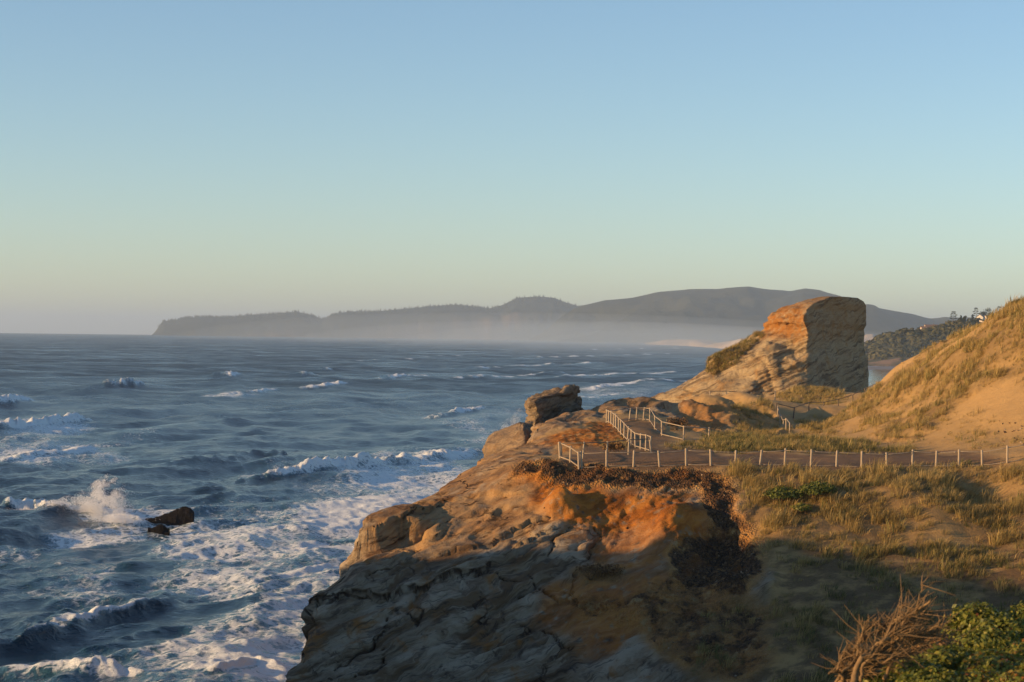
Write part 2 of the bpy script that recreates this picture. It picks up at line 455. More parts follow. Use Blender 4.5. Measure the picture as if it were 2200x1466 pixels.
g7 = zone([(1700, 920), (1740, 890), (1830, 880), (1850, 935), (1760, 940)], 180, 275); grass[g7] = np.clip(0.6 + 0.8 * tuft, 0, 1)[g7]
g8 = zone([(1230, 1215), (1330, 1212), (1360, 1250), (1250, 1250)], 100, 135); grass[g8] = 0.6
g9 = zone([(1380, 1240), (1640, 1280), (1600, 1466), (1480, 1466), (1400, 1380)], 100, 135); grass[g9] = np.clip(0.9 * tuft - 0.15, 0, 0.6)[g9]
g10 = zone([(1285, 955), (1345, 950), (1350, 975), (1290, 978)], 140, 156); grass[g10] = 0.9
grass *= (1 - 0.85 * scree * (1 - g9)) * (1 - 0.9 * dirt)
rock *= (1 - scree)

def blur(a, n=3):
    for _ in range(n):
        a = (np.roll(a, 1, 0) + 2 * a + np.roll(a, -1, 0)) / 4; a = (np.roll(a, 1, 1) + 2 * a + np.roll(a, -1, 1)) / 4
    return a
litter = blur(np.clip(g1 * (0.5 + 0.6 * (1 - upper)) * (1 - 0.5 * sandp) + 0.6 * gd * np.clip(0.7 + streak, 0, 1) + 0.9 * g3 + 0.6 * g8 + 0.5 * (g9 > 0), 0, 1), 6)
russet = blur(russet, 10)
rock, orange, scree, dirt, grass = blur(rock, 2), blur(orange, 8), blur(scree, 9), blur(dirt, 3), blur(grass, 3)
# relief: layers of harder and softer stone standing proud, gravel heaps, dune ripple
N = grid_normals(P)
flip = np.sign((N[..., 2:3]).mean()); N = N * flip
s = P[..., 2] - 0.42 * P[..., 0] - 0.1 * P[..., 1] + 0.5 * fbm2(TX * 0.18, TY * 0.18, 3, 5)
lay = np.tanh(3.0 * (noise2(s * 1.0, TX * 0.07, 31) + 0.3 * noise2(s * 2.6, TX * 0.1, 32))) + 0.5 * np.tanh(3 * noise2(s * 3.1, TX * 0.16, 34)) + 0.28 * np.tanh(3 * noise2(s * 7.0, TX * 0.3, 33))
near = 1 - sstep(150, 260, TY)
warp = 0.8 * fbm2(TX * 0.3, TY * 0.3, 3, 41)
pits = np.clip(noise2((TX * .7 + TY * .7 + warp) * 0.8, (s + 0.4 * warp) * 2.2, 43) - 0.40, 0, 1)
along = (TX * 0.72 + TY * 0.7) * 0.12
disp = rock * (1 - 0.75 * orange) * (0.30 * lay * (0.55 + 0.45 * sstep(1130, 1220, V)) + 0.10 * fbm2(along * 2.0, s * 0.9, 4, 44) - 0.6 * pits * near * sstep(0.0, 0.4, fbm2(TX * 0.12, TY * 0.12, 2, 56)) + 0.04 * fbm2(TX * 1.6, TY * 1.6, 3, 45))
lump = zone([(1465, 860), (1560, 860), (1660, 860), (1680, 940), (1465, 940)], 180, 250)
disp += blur(lump * 1.0, 8) * (0.35 * fbm2(TX * 0.45, TY * 0.3, 4, 58, 0.6) + 0.10 * fbm2(TX * 1.8, TY * 1.2, 3, 59))
disp += scree * (0.16 * fbm2(TX * 1.1, TY * 1.1, 4, 46, 0.7)) + orange * (0.08 * fbm2(TX * 0.9, s * 2.0, 4, 47, 0.6) + 0.07 * fbm2(TX * 2.6, TY * 2.2, 4, 57, 0.65))
disp += np.clip(grass, 0, 1) * 0.13 * fbm2(TX * 0.8, TY * 0.6, 3, 48) + gd * 0.35 * streak + 0.10 * fbm2(TX * 0.25, TY * 0.2, 3, 49) + 0.02 * fbm2(TX * 2, TY * 2, 2, 50) * (1 - dirt)
# long cracks across the slab
def seg_d(px, py, a, b):
    ax, ay = a; bx, by = b
    t = np.clip(((px - ax) * (bx - ax) + (py - ay) * (by - ay)) / ((bx - ax) ** 2 + (by - ay) ** 2 + 1e-9), 0, 1)
    return np.hypot(px - ax - t * (bx - ax), py - ay - t * (by - ay))
crack = Z()
cw = 0.10 + 0.05 * noise2(TX * 0.8, TY * 0.8, 52)
jx = TX + 0.22 * fbm2(TX * 1.1, TY * 1.1, 3, 53); jy = TY + 0.22 * fbm2(TX * 1.1, TY * 1.1, 3, 54)
def ground(u, v, y0=95.0, y1=330.0):
    d = fw + (u - 1100) / F * cr + (733 - v) / F * cu
    d = d / d[1]
    ys = np.arange(y0, y1, 0.25)
    below = H(np.maximum(d[0] * ys, np.interp(ys, EY, EX)), ys) > EYE + d[2] * ys
    k = int(np.argmax(below)) if below.any() else int(np.argmin(np.abs(EYE + d[2] * ys - H(np.maximum(d[0] * ys, np.interp(ys, EY, EX)), ys))))
    lo, hi = ys[max(k - 1, 0)], ys[k]
    for _ in range(18):
        m = (lo + hi) / 2
        if H(np.array([d[0] * m]), np.array([m]))[0] > EYE + d[2] * m: hi = m
        else: lo = m
    return np.array([d[0] * hi, hi, EYE + d[2] * hi])
for line in [[(1225, 1115), (1215, 1140), (1185, 1160), (1178, 1215)], [(1085, 1200), (1042, 1222), (1055, 1240), (1120, 1252)], [(690, 1290), (760, 1285), (850, 1275), (960, 1250), (1060, 1225)],
             [(715, 1430), (800, 1390), (830, 1350), (850, 1310)], [(820, 1395), (830, 1430), (760, 1466)], [(860, 1320), (900, 1340), (915, 1320), (890, 1300)], [(1060, 1310), (1120, 1280), (1160, 1270)],
             [(790, 1250), (810, 1235), (850, 1220)], [(1260, 1200), (1290, 1160), (1280, 1135)], [(1140, 1235), (1150, 1255), (1165, 1275), (1200, 1285)], [(1120, 1340), (1180, 1370), (1230, 1400)]]:
    pts = [ground(*q)[:2] for q in line]
    for a, b in zip(pts[:-1], pts[1:]):
        crack = np.maximum(crack, 1 - np.clip(seg_d(jx, jy, a, b) / np.maximum(cw, 0.04), 0, 1))
for line, up_, lo_, wd in [([(640, 1312), (690, 1292), (760, 1287), (850, 1276), (960, 1251), (1060, 1226), (1100, 1215)], 0.34, 0.30, 1.6), ([(700, 1425), (800, 1388), (835, 1350), (880, 1335)], 0.2, 0.2, 1.0), ([(930, 1235), (1010, 1215), (1090, 1190), (1180, 1150)], 0.22, 0.2, 1.0),
                           ([(860, 1110), (960, 1082), (1040, 1062), (1100, 1060)], 0.16, 0.14, 0.8), ([(960, 1180), (1060, 1160), (1130, 1120), (1190, 1105)], 0.2, 0.2, 0.9), ([(1140, 1300), (1220, 1285), (1330, 1300)], 0.18, 0.15, 0.9)]:
    pts = [ground(*q)[:2] for q in line]
    bd = np.full(TX.shape, 1e9); sg = np.zeros(TX.shape)
    for a, b in zip(pts[:-1], pts[1:]):
        d = seg_d(jx, jy, a, b); c_ = (b[0] - a[0]) * (jy - a[1]) - (b[1] - a[1]) * (jx - a[0])
        sg = np.where(d < bd, np.sign(c_), sg); bd = np.minimum(bd, d)
    disp += np.where(sg > 0, up_ * np.exp(-bd / wd), -lo_ * np.exp(-bd / (0.6 * wd)))
disp -= 0.22 * crack
fadeedge = np.clip((rows - 62) / 5, 0, 1)[:, None]
P = P + N * (disp * fadeedge)[..., None]

# final surface height for things that stand on it
_flat = P.reshape(-1, 3)
def surf_z(x, y):
    i = int(np.clip(np.searchsorted(rows, y), 1, len(rows) - 1)); 
    out = []
    for k in (i - 1, i):
        out.append(np.interp(x, P[k, :, 0], P[k, :, 2]))
    t = (y - rows[i - 1]) / (rows[i] - rows[i - 1])
    return out[0] * (1 - t) + out[1] * t

# ---- headland material
m = M('headland_ground')
A = lambda n: m.attr(n).outputs['Fac']
n_big, n_mid, n_fine = m.noise(0.25, 4), m.noise(1.3, 5, 0.6), m.noise(9.0, 4, 0.65)
sep = m.n.new('ShaderNodeSeparateXYZ'); m.t.links.new(m.pos, sep.inputs[0])
wob = m.math('MULTIPLY', m.noise(0.35, 3), 2.2)
st = m.math('ADD', m.math('SUBTRACT', sep.outputs[2], m.math('MULTIPLY', sep.outputs[0], 0.42)), wob)
cmb = m.n.new('ShaderNodeCombineXYZ'); m.set(cmb.inputs[0], m.math('MULTIPLY', sep.outputs[0], 0.12)); m.set(cmb.inputs[1], m.math('MULTIPLY', sep.outputs[1], 0.12)); m.set(cmb.inputs[2], st)
band = m.noise(1.6, 5, 0.65, cmb.outputs[0])
band2 = m.noise(6.0, 3, 0.6, cmb.outputs[0])
rockc = m.ramp(band, [(0.30, (0.055, 0.038, 0.026)), (0.42, (0.18, 0.128, 0.082)), (0.52, (0.25, 0.195, 0.13)), (0.62, (0.19, 0.13, 0.075)), (0.72, (0.29, 0.23, 0.155))])
cm2 = m.n.new('ShaderNodeCombineXYZ'); m.set(cm2.inputs[0], m.math('MULTIPLY', sep.outputs[0], 0.22)); m.set(cm2.inputs[1], m.math('MULTIPLY', sep.outputs[1], 0.22)); m.set(cm2.inputs[2], m.math('MULTIPLY', st, 0.8))
big = m.noise(1.0, 5, 0.6, cm2.outputs[0], 0.4)
rockc = m.mix(m.ss(0.50, 0.62, big), rockc, m.mix(band2, (0.25, 0.20, 0.14), (0.44, 0.36, 0.25)))
rockc = m.mix(m.math('MULTIPLY', m.ss(0.46, 0.38, big), 0.75), rockc, (0.13, 0.075, 0.035))
rockc = m.mix(m.ss(0.52, 0.72, m.noise(0.45, 5, 0.6, None, 0.6)), rockc, (0.25, 0.115, 0.033))
rockc = m.mix(m.math('MULTIPLY', m.ss(0.52, 0.68, band2), 0.75), rockc, (0.07, 0.052, 0.04))
rockc = m.mix(m.math('MULTIPLY', m.ss(0.56, 0.70, m.noise(0.8, 6, 0.7, None, 1.2)), 0.8), rockc, (0.055, 0.035, 0.025))
rockc = m.mix(m.math('MULTIPLY', A('russet'), m.ss(0.25, 0.55, m.noise(0.7, 5, 0.6)), clamp=True), rockc, m.ramp(band, [(0.3, (0.11, 0.055, 0.025)), (0.45, (0.27, 0.155, 0.07)), (0.6, (0.36, 0.23, 0.11)), (0.72, (0.24, 0.12, 0.045))]))
cm3 = m.n.new('ShaderNodeCombineXYZ'); m.set(cm3.inputs[0], m.math('MULTIPLY', sep.outputs[0], 0.45)); m.set(cm3.inputs[1], m.math('MULTIPLY', sep.outputs[1], 0.45)); m.set(cm3.inputs[2], m.math('MULTIPLY', st, 2.4))
pit = m.math('MULTIPLY', m.ss(0.56, 0.66, m.noise(1.0, 6, 0.65, cm3.outputs[0], 0.3)), A('russet'), clamp=True)
rockc = m.mix(m.math('MULTIPLY', pit, 0.8), rockc, (0.06, 0.032, 0.016))
dv = m.vmath('ADD', m.pos, m.scale(m.noisec(0.8, 4), (1.6, 1.6, 1.6)))
vd = m.voro(0.30, 'DISTANCE_TO_EDGE', dv)
crk = m.math('SUBTRACT', 1.0, m.ss(0.006, 0.03, vd), clamp=True)
crk = m.math('MULTIPLY', crk, m.ss(0.55, 0.68, m.noise(0.22, 2)))
crk = m.math('MAXIMUM', crk, m.ss(0.15, 0.8, A('crack')))
rockc = m.mix(m.math('MULTIPLY', crk, 0.85), rockc, (0.035, 0.02, 0.013))
sandc = m.mix(n_mid, (0.37, 0.228, 0.088), (0.48, 0.31, 0.13))
sandc = m.mix(m.math('MULTIPLY', m.ss(0.55, 0.7, n_fine), 0.35), sandc, (0.24, 0.16, 0.08))
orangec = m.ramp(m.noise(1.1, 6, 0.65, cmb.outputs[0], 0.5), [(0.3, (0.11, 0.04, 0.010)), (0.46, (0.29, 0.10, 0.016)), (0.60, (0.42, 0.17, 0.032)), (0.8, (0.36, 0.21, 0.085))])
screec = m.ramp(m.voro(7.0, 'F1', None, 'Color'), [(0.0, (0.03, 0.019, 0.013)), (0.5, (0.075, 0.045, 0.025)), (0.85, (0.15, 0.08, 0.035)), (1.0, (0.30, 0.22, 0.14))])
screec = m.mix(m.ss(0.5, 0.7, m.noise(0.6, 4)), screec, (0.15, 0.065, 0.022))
dirtc = m.mix(n_mid, (0.13, 0.075, 0.037), (0.24, 0.15, 0.08))
grassc = m.mix(n_mid, (0.17, 0.115, 0.045), (0.30, 0.20, 0.085))
litc = m.mix(n_fine, (0.07, 0.044, 0.020), (0.22, 0.14, 0.07))
col = m.mix(A('rock'), sandc, rockc)
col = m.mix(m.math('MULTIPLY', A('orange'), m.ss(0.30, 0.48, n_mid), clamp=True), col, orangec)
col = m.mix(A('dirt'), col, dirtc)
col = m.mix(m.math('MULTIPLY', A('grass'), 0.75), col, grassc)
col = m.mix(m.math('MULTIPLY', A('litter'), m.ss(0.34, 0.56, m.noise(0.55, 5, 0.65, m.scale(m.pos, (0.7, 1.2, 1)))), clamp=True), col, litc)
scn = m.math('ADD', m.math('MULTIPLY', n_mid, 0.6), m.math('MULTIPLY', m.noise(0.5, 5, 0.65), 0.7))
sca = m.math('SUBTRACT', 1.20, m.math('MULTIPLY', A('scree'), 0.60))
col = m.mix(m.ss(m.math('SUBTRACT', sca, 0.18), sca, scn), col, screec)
hgt = m.math('ADD', m.math('MULTIPLY', band, m.math('MULTIPLY', A('rock'), 0.5)), m.math('MULTIPLY', n_fine, 0.18))
hgt = m.math('ADD', hgt, m.math('MULTIPLY', m.voro(7.0), m.math('MULTIPLY', A('scree'), 0.6)))
hgt = m.math('SUBTRACT', hgt, m.math('MULTIPLY', crk, m.math('MULTIPLY', A('rock'), 0.5)))
hgt = m.math('ADD', m.math('SUBTRACT', hgt, m.math('MULTIPLY', pit, 0.45)), m.math('MULTIPLY', n_mid, 0.35))
MAT_HEAD = m.done(m.bsdf(col, 0.92, m.bump(hgt, 1.0, 0.30), 0.15))
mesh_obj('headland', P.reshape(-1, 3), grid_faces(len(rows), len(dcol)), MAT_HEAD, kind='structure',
         attrs={k: ('POINT', v.ravel()) for k, v in dict(rock=rock, orange=orange, scree=scree, grass=np.clip(grass, 0, 1), dirt=dirt, crack=crack, litter=litter, russet=russet).items()})

# ---- the bluff the photographer stands on, and its arm out to the sea on the left
bx = np.linspace(-110, 60, 210); by = np.linspace(-60, 145, 240)
BX, BY = np.meshgrid(bx, by)
ridge = [(8, -40, 31), (2, 2, 28.4), (-22, 40, 27.6), (-35, 74, 29.0), (-43, 106, 28.5), (-48, 119, 20.3), (-55, 128, 10)]
BZ = np.full(BX.shape, -4.0)
for (a, b) in zip(ridge[:-1], ridge[1:]):
    for t in np.linspace(0, 1, 12):
        cx, cy, cz = [a[i] + t * (b[i] - a[i]) for i in range(3)]
        d = np.hypot(BX - cx, BY - cy)
        BZ = np.maximum(BZ, np.where(d < 3, cz - 0.05 * d, cz - 0.15 - (d - 3) * (2.2 if cy > 25 else 0.85)))
BZ = np.maximum(BZ, -6) + np.where(BY > 50, 1.1, 0.5) * fbm2(BX * 0.2, BY * 0.2, 4, 3) + np.where(BY > 50, 0.6, 0.1) * noise2(BX * 0.8, BY * 0.8, 4)
lim = np.where((BX > -0.3 * BY - 6), 29.0 - 0.235 * np.maximum(BY, 0) - 0.9, 99)
BZ = np.minimum(BZ, np.where(BY > 3, lim, 99))
m = M('bluff_ground')
c = m.mix(m.noise(0.5, 5), (0.16, 0.11, 0.05), (0.30, 0.21, 0.12))
MAT_BLUFF = m.done(m.bsdf(c, 0.95, m.bump(m.noise(2.0, 5), 0.6, 0.3)))
mesh_obj('bluff', np.stack([BX, BY, BZ], -1).reshape(-1, 3), grid_faces(*BX.shape), MAT_BLUFF, kind='structure')

# ------------------------------------------------------------------ sea
NR, NC = 660, 800
vy = np.linspace(0, 1, NR)
inv = np.concatenate([np.linspace(1 / 120.0, 1 / 26000.0, NR - 6), [1 / 30000., 1 / 36000., 1 / 42000., 1 / 48000., 1 / 54000., 1 / 60000.]])
sy = 1 / inv
sa = np.linspace(-0.36, 0.36, NC)
SX = sy[:, None] * sa[None, :]; SY = np.repeat(sy[:, None], NC, 1)
dY = np.gradient(sy)[:, None]; dX = sy[:, None] * (sa[1] - sa[0])
calm = 1 - sstep(0.165, 0.185, SX / SY) * sstep(900, 1200, SY)
DX, DYY, DZ = np.zeros_like(SX), np.zeros_like(SX), np.zeros_like(SX)
wr = np.random.default_rng(21)
for k in range(90):
    lam = 2.2 * (75 / 2.2) ** (k / 89.0) * wr.uniform(0.92, 1.08)
    head = math.radians(-20) + wr.normal(0, math.radians(24 if lam > 25 else 40))
    kk = 2 * math.pi / lam
    kx, ky = kk * math.cos(head), kk * math.sin(head)
    amp = 0.0112 * lam ** 0.80 * wr.uniform(0.6, 1.3)
    fade = np.clip(1.6 - np.abs(ky) * dY / 1.8, 0, 1) * np.clip(1.6 - np.abs(kx) * dX / 1.8, 0, 1)
    ph = kx * SX + ky * SY + wr.uniform(0, 6.283)
    grp = 0.65 + 0.5 * noise2(SX / (lam * 3.5) + k, SY / (lam * 3.5), 200 + k) 
    a = amp * fade * grp * calm
    DZ += a * np.cos(ph)
    q = 0.85
    DX -= q * a * math.cos(head) * np.sin(ph); DYY -= q * a * math.sin(head) * np.sin(ph)
foam = np.clip((DZ - 1.35) * 0.5, 0, 0.5) * sstep(120, 200, SY)

def poly_px(pts): return [sea_point(*p) for p in pts]
def breaker(pts, height, width, foamw, strength, back=1.0, ripple=1.0):
    """a breaking crest along a line on the water: steep towards the shore (+x), foam on the crest and trailing seaward"""
    global DZ, foam
    w = poly_px(pts)
    lo = np.min(w, 0) - 60; hi = np.max(w, 0) + 60
    sel = (SX > lo[0]) & (SX < hi[0]) & (SY > lo[1]) & (SY < hi[1])
    if not sel.any(): return
    x, y = SX[sel], SY[sel]
    x = x + 1.5 * ripple * fbm2(x * 0.10, y * 0.05, 3, 300); 
    best = np.full(x.shape, 1e9); side = np.zeros(x.shape); tt = np.zeros(x.shape)
    L = len(w) - 1
    for i, (a, b) in enumerate(zip(w[:-1], w[1:])):
        dx, dy = b - a; l2 = dx * dx + dy * dy
        t = np.clip(((x - a[0]) * dx + (y - a[1]) * dy) / l2, 0, 1)
        ex_, ey_ = x - a[0] - t * dx, y - a[1] - t * dy
        d = np.hypot(ex_, ey_)
        sg = np.sign(ex_ * dy - ey_ * dx) * (1 if dy >= 0 else -1)
        u_ = d < best
        best = np.where(u_, d, best); side = np.where(u_, sg, side); tt = np.where(u_, (i + t) / L, tt)
    sd = best * side          # positive: shoreward
    ends = np.clip(np.minimum(tt, 1 - tt) * 5 + 0.25, 0, 1)
    hump = np.where(sd > 0, np.exp(-(sd / (0.45 * width)) ** 2), np.exp(-(sd / (1.3 * width)) ** 2)) * ends
    lump = 1 + 0.35 * fbm2(x * 0.5, y * 0.2, 3, 310)
    DZ[sel] += height * hump * lump
    f = np.where(sd > 0, np.exp(-(sd / (foamw * 0.7)) ** 2), np.exp(-(np.abs(sd) / (foamw * 2.2 * back)))) * ends * strength
    foam[sel] = np.maximum(foam[sel], f * (1 + 0.5 * fbm2(x * 0.12, y * 0.06, 3, 320)))
    rough = 0.13 * height * np.clip(f, 0, 1) * fbm2(x * 0.9, y * 0.5, 3, 330, 0.6)
    DZ[sel] += rough
breaker([(530, 1036), (640, 1028), (760, 1012), (860, 996), (950, 984), (1035, 966)], 1.8, 4, 5, 1.15, 1.4)
breaker([(-60, 936), (0, 928), (100, 915), (195, 900)], 2.2, 4, 5, 1.1, 1.2)
breaker([(-40, 874), (0, 870), (64, 861)], 2.6, 6, 6, 1.05, 1.0)
breaker([(215, 838), (265, 835), (314, 832)], 3.4, 6, 5, 1.0, 0.6)
breaker([(120, 846), (215, 838)], 1.6, 7, 3, 0.4, 0.4)
breaker([(478, 812), (512, 808)], 3.6, 8, 6, 0.95, 0.4)
breaker([(640, 808), (672, 806)], 2.5, 8, 5, 0.7, 0.4)
breaker([(690, 797), (720, 794)], 2.2, 8, 5, 0.8, 0.4)
breaker([(450, 852), (540, 845), (612, 836)], 1.0, 4, 4, 0.8, 0.9)
breaker([(640, 836), (700, 832), (752, 825)], 1.4, 4, 4, 1.0, 0.9)
breaker([(-40, 1002), (60, 985), (150, 975), (235, 959)], 0.8, 4, 4, 0.95, 2.4)
breaker([(815, 815), (870, 810), (935, 806)], 1.6, 6, 6, 0.95, 0.6)
breaker([(940, 816), (1100, 808), (1240, 800)], 0.8, 6, 5, 0.9, 0.6)
breaker([(890, 768), (950, 766), (1015, 764)], 1.0, 10, 10, 0.8, 0.4)
breaker([(930, 898), (980, 890), (1060, 882)], 1.4, 4, 5, 0.85, 1.2)
breaker([(1255, 838), (1300, 832), (1345, 830)], 1.2, 5, 6, 1.0, 1.2)
breaker([(1240, 860), (1290, 850), (1330, 846)], 0.9, 4, 5, 0.9, 1.2)
breaker([(430, 1000), (560, 980), (640, 985)], 1.1, 6, 1, 0.05, 0.3)
breaker([(-40, 1400), (80, 1372), (180, 1340), (300, 1312), (400, 1300)], 1.3, 3.2, 1.0, 0.55, 0.8)
breaker([(130, 1354), (240, 1322)], 0.3, 1.5, 1.2, 0.9, 0.6)
breaker([(-40, 1438), (120, 1445), (250, 1452), (330, 1462)], 0.9, 1.6, 2.4, 1.1, 0.8)
breaker([(440, 1466), (500, 1446), (560, 1434), (640, 1444)], 0.5, 1.0, 2.0, 1.1, 1.0)
breaker([(430, 1308), (540, 1300), (640, 1286), (700, 1262)], 0.4, 1.2, 2.0, 0.95, 0.8)
breaker([(560, 1262), (640, 1246), (720, 1226)], 0.3, 1.2, 2.5, 0.9, 1.2)
breaker([(430, 1218), (500, 1205), (560, 1196)], 0.25, 1.2, 2.5, 0.8, 1.2)
breaker([(620, 1196), (700, 1180), (770, 1170)], 0.25, 1.2, 2.5, 0.85, 1.2)
breaker([(30, 1104), (90, 1098), (150, 1108)], 2.0, 2.6, 2.6, 1.2, 0.6)
breaker([(150, 1110), (220, 1106), (300, 1120)], 1.1, 2.2, 3.0, 1.2, 1.0)
breaker([(1000, 792), (1150, 785), (1330, 779)], 1.0, 6, 7, 0.95, 0.8)
breaker([(1090, 771), (1280, 765), (1480, 760)], 1.2, 9, 10, 0.9, 0.6)
breaker([(1180, 812), (1330, 805), (1490, 800)], 0.9, 6, 7, 0.95, 1.0)
breaker([(1230, 752), (1400, 749), (1560, 748)], 1.2, 14, 16, 0.9, 0.5)
breaker([(700, 778), (860, 772), (960, 771)], 0.8, 8, 7, 0.7, 0.5)
breaker([(1290, 826), (1400, 820), (1500, 818)], 0.8, 5, 6, 0.95, 1.2)
farea = np.zeros_like(SX)
def foam_area(pts, strength, seed):
    global farea
    w = np.array(poly_px(pts)); ok = SY < 3000
    jx_ = SX + 0.03 * SY * fbm2(SX * 0.05, SY * 0.02, 3, seed); jy_ = SY + 0.06 * SY * fbm2(SX * 0.05, SY * 0.02, 3, seed + 5)
    ins = in_poly(w, jx_, jy_) & ok
    val = strength * (1 + 0.55 * fbm2(SX * 0.045, SY * 0.025, 4, seed + 9))
    farea = np.where(ins, np.maximum(farea, val), farea)
foam_area([(180, 1180), (330, 1110), (520, 1075), (760, 1050), (1100, 985), (1100, 1300), (700, 1466), (560, 1500), (330, 1480), (480, 1340), (620, 1300), (420, 1290), (300, 1240)], 0.50, 400)
foam_area([(700, 1090), (1060, 1010), (1000, 1100), (800, 1200), (640, 1466), (420, 1500), (600, 1300), (560, 1200)], 0.66, 407)
foam_area([(-100, 1180), (120, 1170), (330, 1200), (460, 1290), (200, 1300), (-100, 1270)], 0.34, 420)
foam_area([(-100, 900), (210, 905), (330, 930), (200, 990), (-100, 1005)], 0.55, 440)
foam_area([(560, 1040), (900, 1000), (1060, 960), (1060, 1040), (800, 1060)], 0.55, 460)
foam_area([(930, 905), (1130, 880), (1130, 990), (1000, 930)], 0.66, 470)
foam_area([(380, 860), (760, 825), (780, 836), (520, 862)], 0.5, 480)
foam_area([(1150, 850), (1260, 825), (1500, 815), (1480, 860), (1300, 880)], 0.42, 490)
foam_area([(150, 1125), (320, 1100), (430, 1110), (300, 1165), (160, 1160)], 0.62, 495)
foam_area([(-100, 1420), (400, 1400), (620, 1380), (640, 1500), (-100, 1500)], 0.40, 498)
for _ in range(14):
    farea = (np.roll(farea, 1, 0) + 2 * farea + np.roll(farea, -1, 0)) / 4; farea = (np.roll(farea, 2, 1) + 2 * farea + np.roll(farea, -2, 1)) / 4
foam = np.maximum(foam, farea)
hum = foam * fbm2(SX * 0.8, SY * 0.4, 2, 510) * 0.10 * (SY < 900)
SZ = DZ + hum - (SX ** 2 + SY ** 2) / (2 * R_EARTH)
m = M('sea_water')
fo = m.attr('foam').outputs['Fac']
sp = m.pos
lace = m.noise(0.75, 8, 0.72, m.scale(sp, (1, 0.5, 1)), 1.0)
lace2 = m.noise(0.13, 4, 0.6, m.scale(sp, (1, 0.5, 1)), 0.5)
cell = m.voro(0.7, 'DISTANCE_TO_EDGE', m.vmath('ADD', m.scale(sp, (1, 0.6, 1)), m.scale(m.noisec(0.5, 3), (3, 3, 3))))
net = m.math('SUBTRACT', 1.0, m.ss(0.0, 0.35, cell), clamp=True)
lv = m.math('ADD', m.math('MULTIPLY', lace, 0.62), m.math('ADD', m.math('MULTIPLY', lace2, 0.3), m.math('MULTIPLY', net, 0.16)))
thr = m.math('SUBTRACT', 0.83, m.math('MULTIPLY', fo, 0.50))
ff = m.math('MULTIPLY', m.ss(m.math('SUBTRACT', thr, 0.05), m.math('ADD', thr, 0.12), lv), m.math('ADD', 0.72, m.math('MULTIPLY', fo, 0.35)), clamp=True)
wv = m.vmath('ADD', m.scale(sp, (0.9, 0.22, 1)), m.scale(m.noisec(0.25, 3), (2.4, 2.4, 2.4)))
wisp = m.math('ADD', m.math('MULTIPLY', m.noise(1.0, 7, 0.66, wv), 0.75), m.math('MULTIPLY', m.noise(0.10, 3, 0.6, sp), 0.25))
veil = m.math('MULTIPLY', m.ss(m.math('SUBTRACT', 0.66, m.math('MULTIPLY', fo, 0.34)), m.math('SUBTRACT', 0.86, m.math('MULTIPLY', fo, 0.34)), wisp), 0.62)
ff = m.math('MAXIMUM', ff, veil)
ff = m.math('MULTIPLY', ff, m.ss(0.03, 0.2, fo), clamp=True)
camd = m.n.new('ShaderNodeVectorMath'); camd.operation = 'LENGTH'; m.t.links.new(m.pos, camd.inputs[0])
cam_ = m.attr('calm').outputs['Fac']
farf = m.math('MULTIPLY', m.ss(150, 1500, camd.outputs['Value']), m.math('SUBTRACT', 1.0, cam_))
gust = m.ss(0.36, 0.62, m.math('ADD', m.math('MULTIPLY', m.noise(0.03, 4, 0.6), 0.5), m.math('MULTIPLY', m.noise(0.006, 4, 0.6), 0.5)))
rip = m.math('ADD', m.noise(1.1, 5, 0.62, m.scale(sp, (1, 0.7, 1))), m.math('ADD', m.math('MULTIPLY', m.noise(0.22, 4, 0.6, m.scale(sp, (1, 0.5, 1))), 2.2), m.math('MULTIPLY', m.noise(0.07, 4, 0.6, m.scale(sp, (1, 0.35, 1))), 5.0)))
wc = m.mix(m.ss(0.1, 0.6, fo), (0.003, 0.016, 0.026), (0.035, 0.10, 0.13))
water = m.bsdf(wc, m.math('ADD', m.math('SUBTRACT', 0.16, m.math('MULTIPLY', cam_, 0.12)), m.math('MULTIPLY', farf, m.math('ADD', 0.08, m.math('MULTIPLY', gust, 0.26)))), m.bump(rip, m.math('SUBTRACT', 0.8, m.math('MULTIPLY', cam_, 0.72)), 0.55), 0.5, IOR=1.33)
fcol = m.mix(m.noise(1.5, 4), (0.70, 0.76, 0.76), (0.88, 0.90, 0.89))
fb = m.bsdf(fcol, 0.9, m.bump(m.noise(1.6, 7, 0.75), 0.8, 0.6), 0.2)
mx = m.n.new('ShaderNodeMixShader'); m.set(mx.inputs[0], ff); m.t.links.new(water, mx.inputs[1]); m.t.links.new(fb, mx.inputs[2])
MAT_SEA = m.done(mx.outputs[0])
mesh_obj('sea', np.stack([SX + DX, SY + DYY, SZ], -1).reshape(-1, 3), grid_faces(NR, NC)[:, ::-1], MAT_SEA, kind='structure', attrs={'foam': ('POINT', foam.ravel()), 'calm': ('POINT', (1 - calm).ravel())})

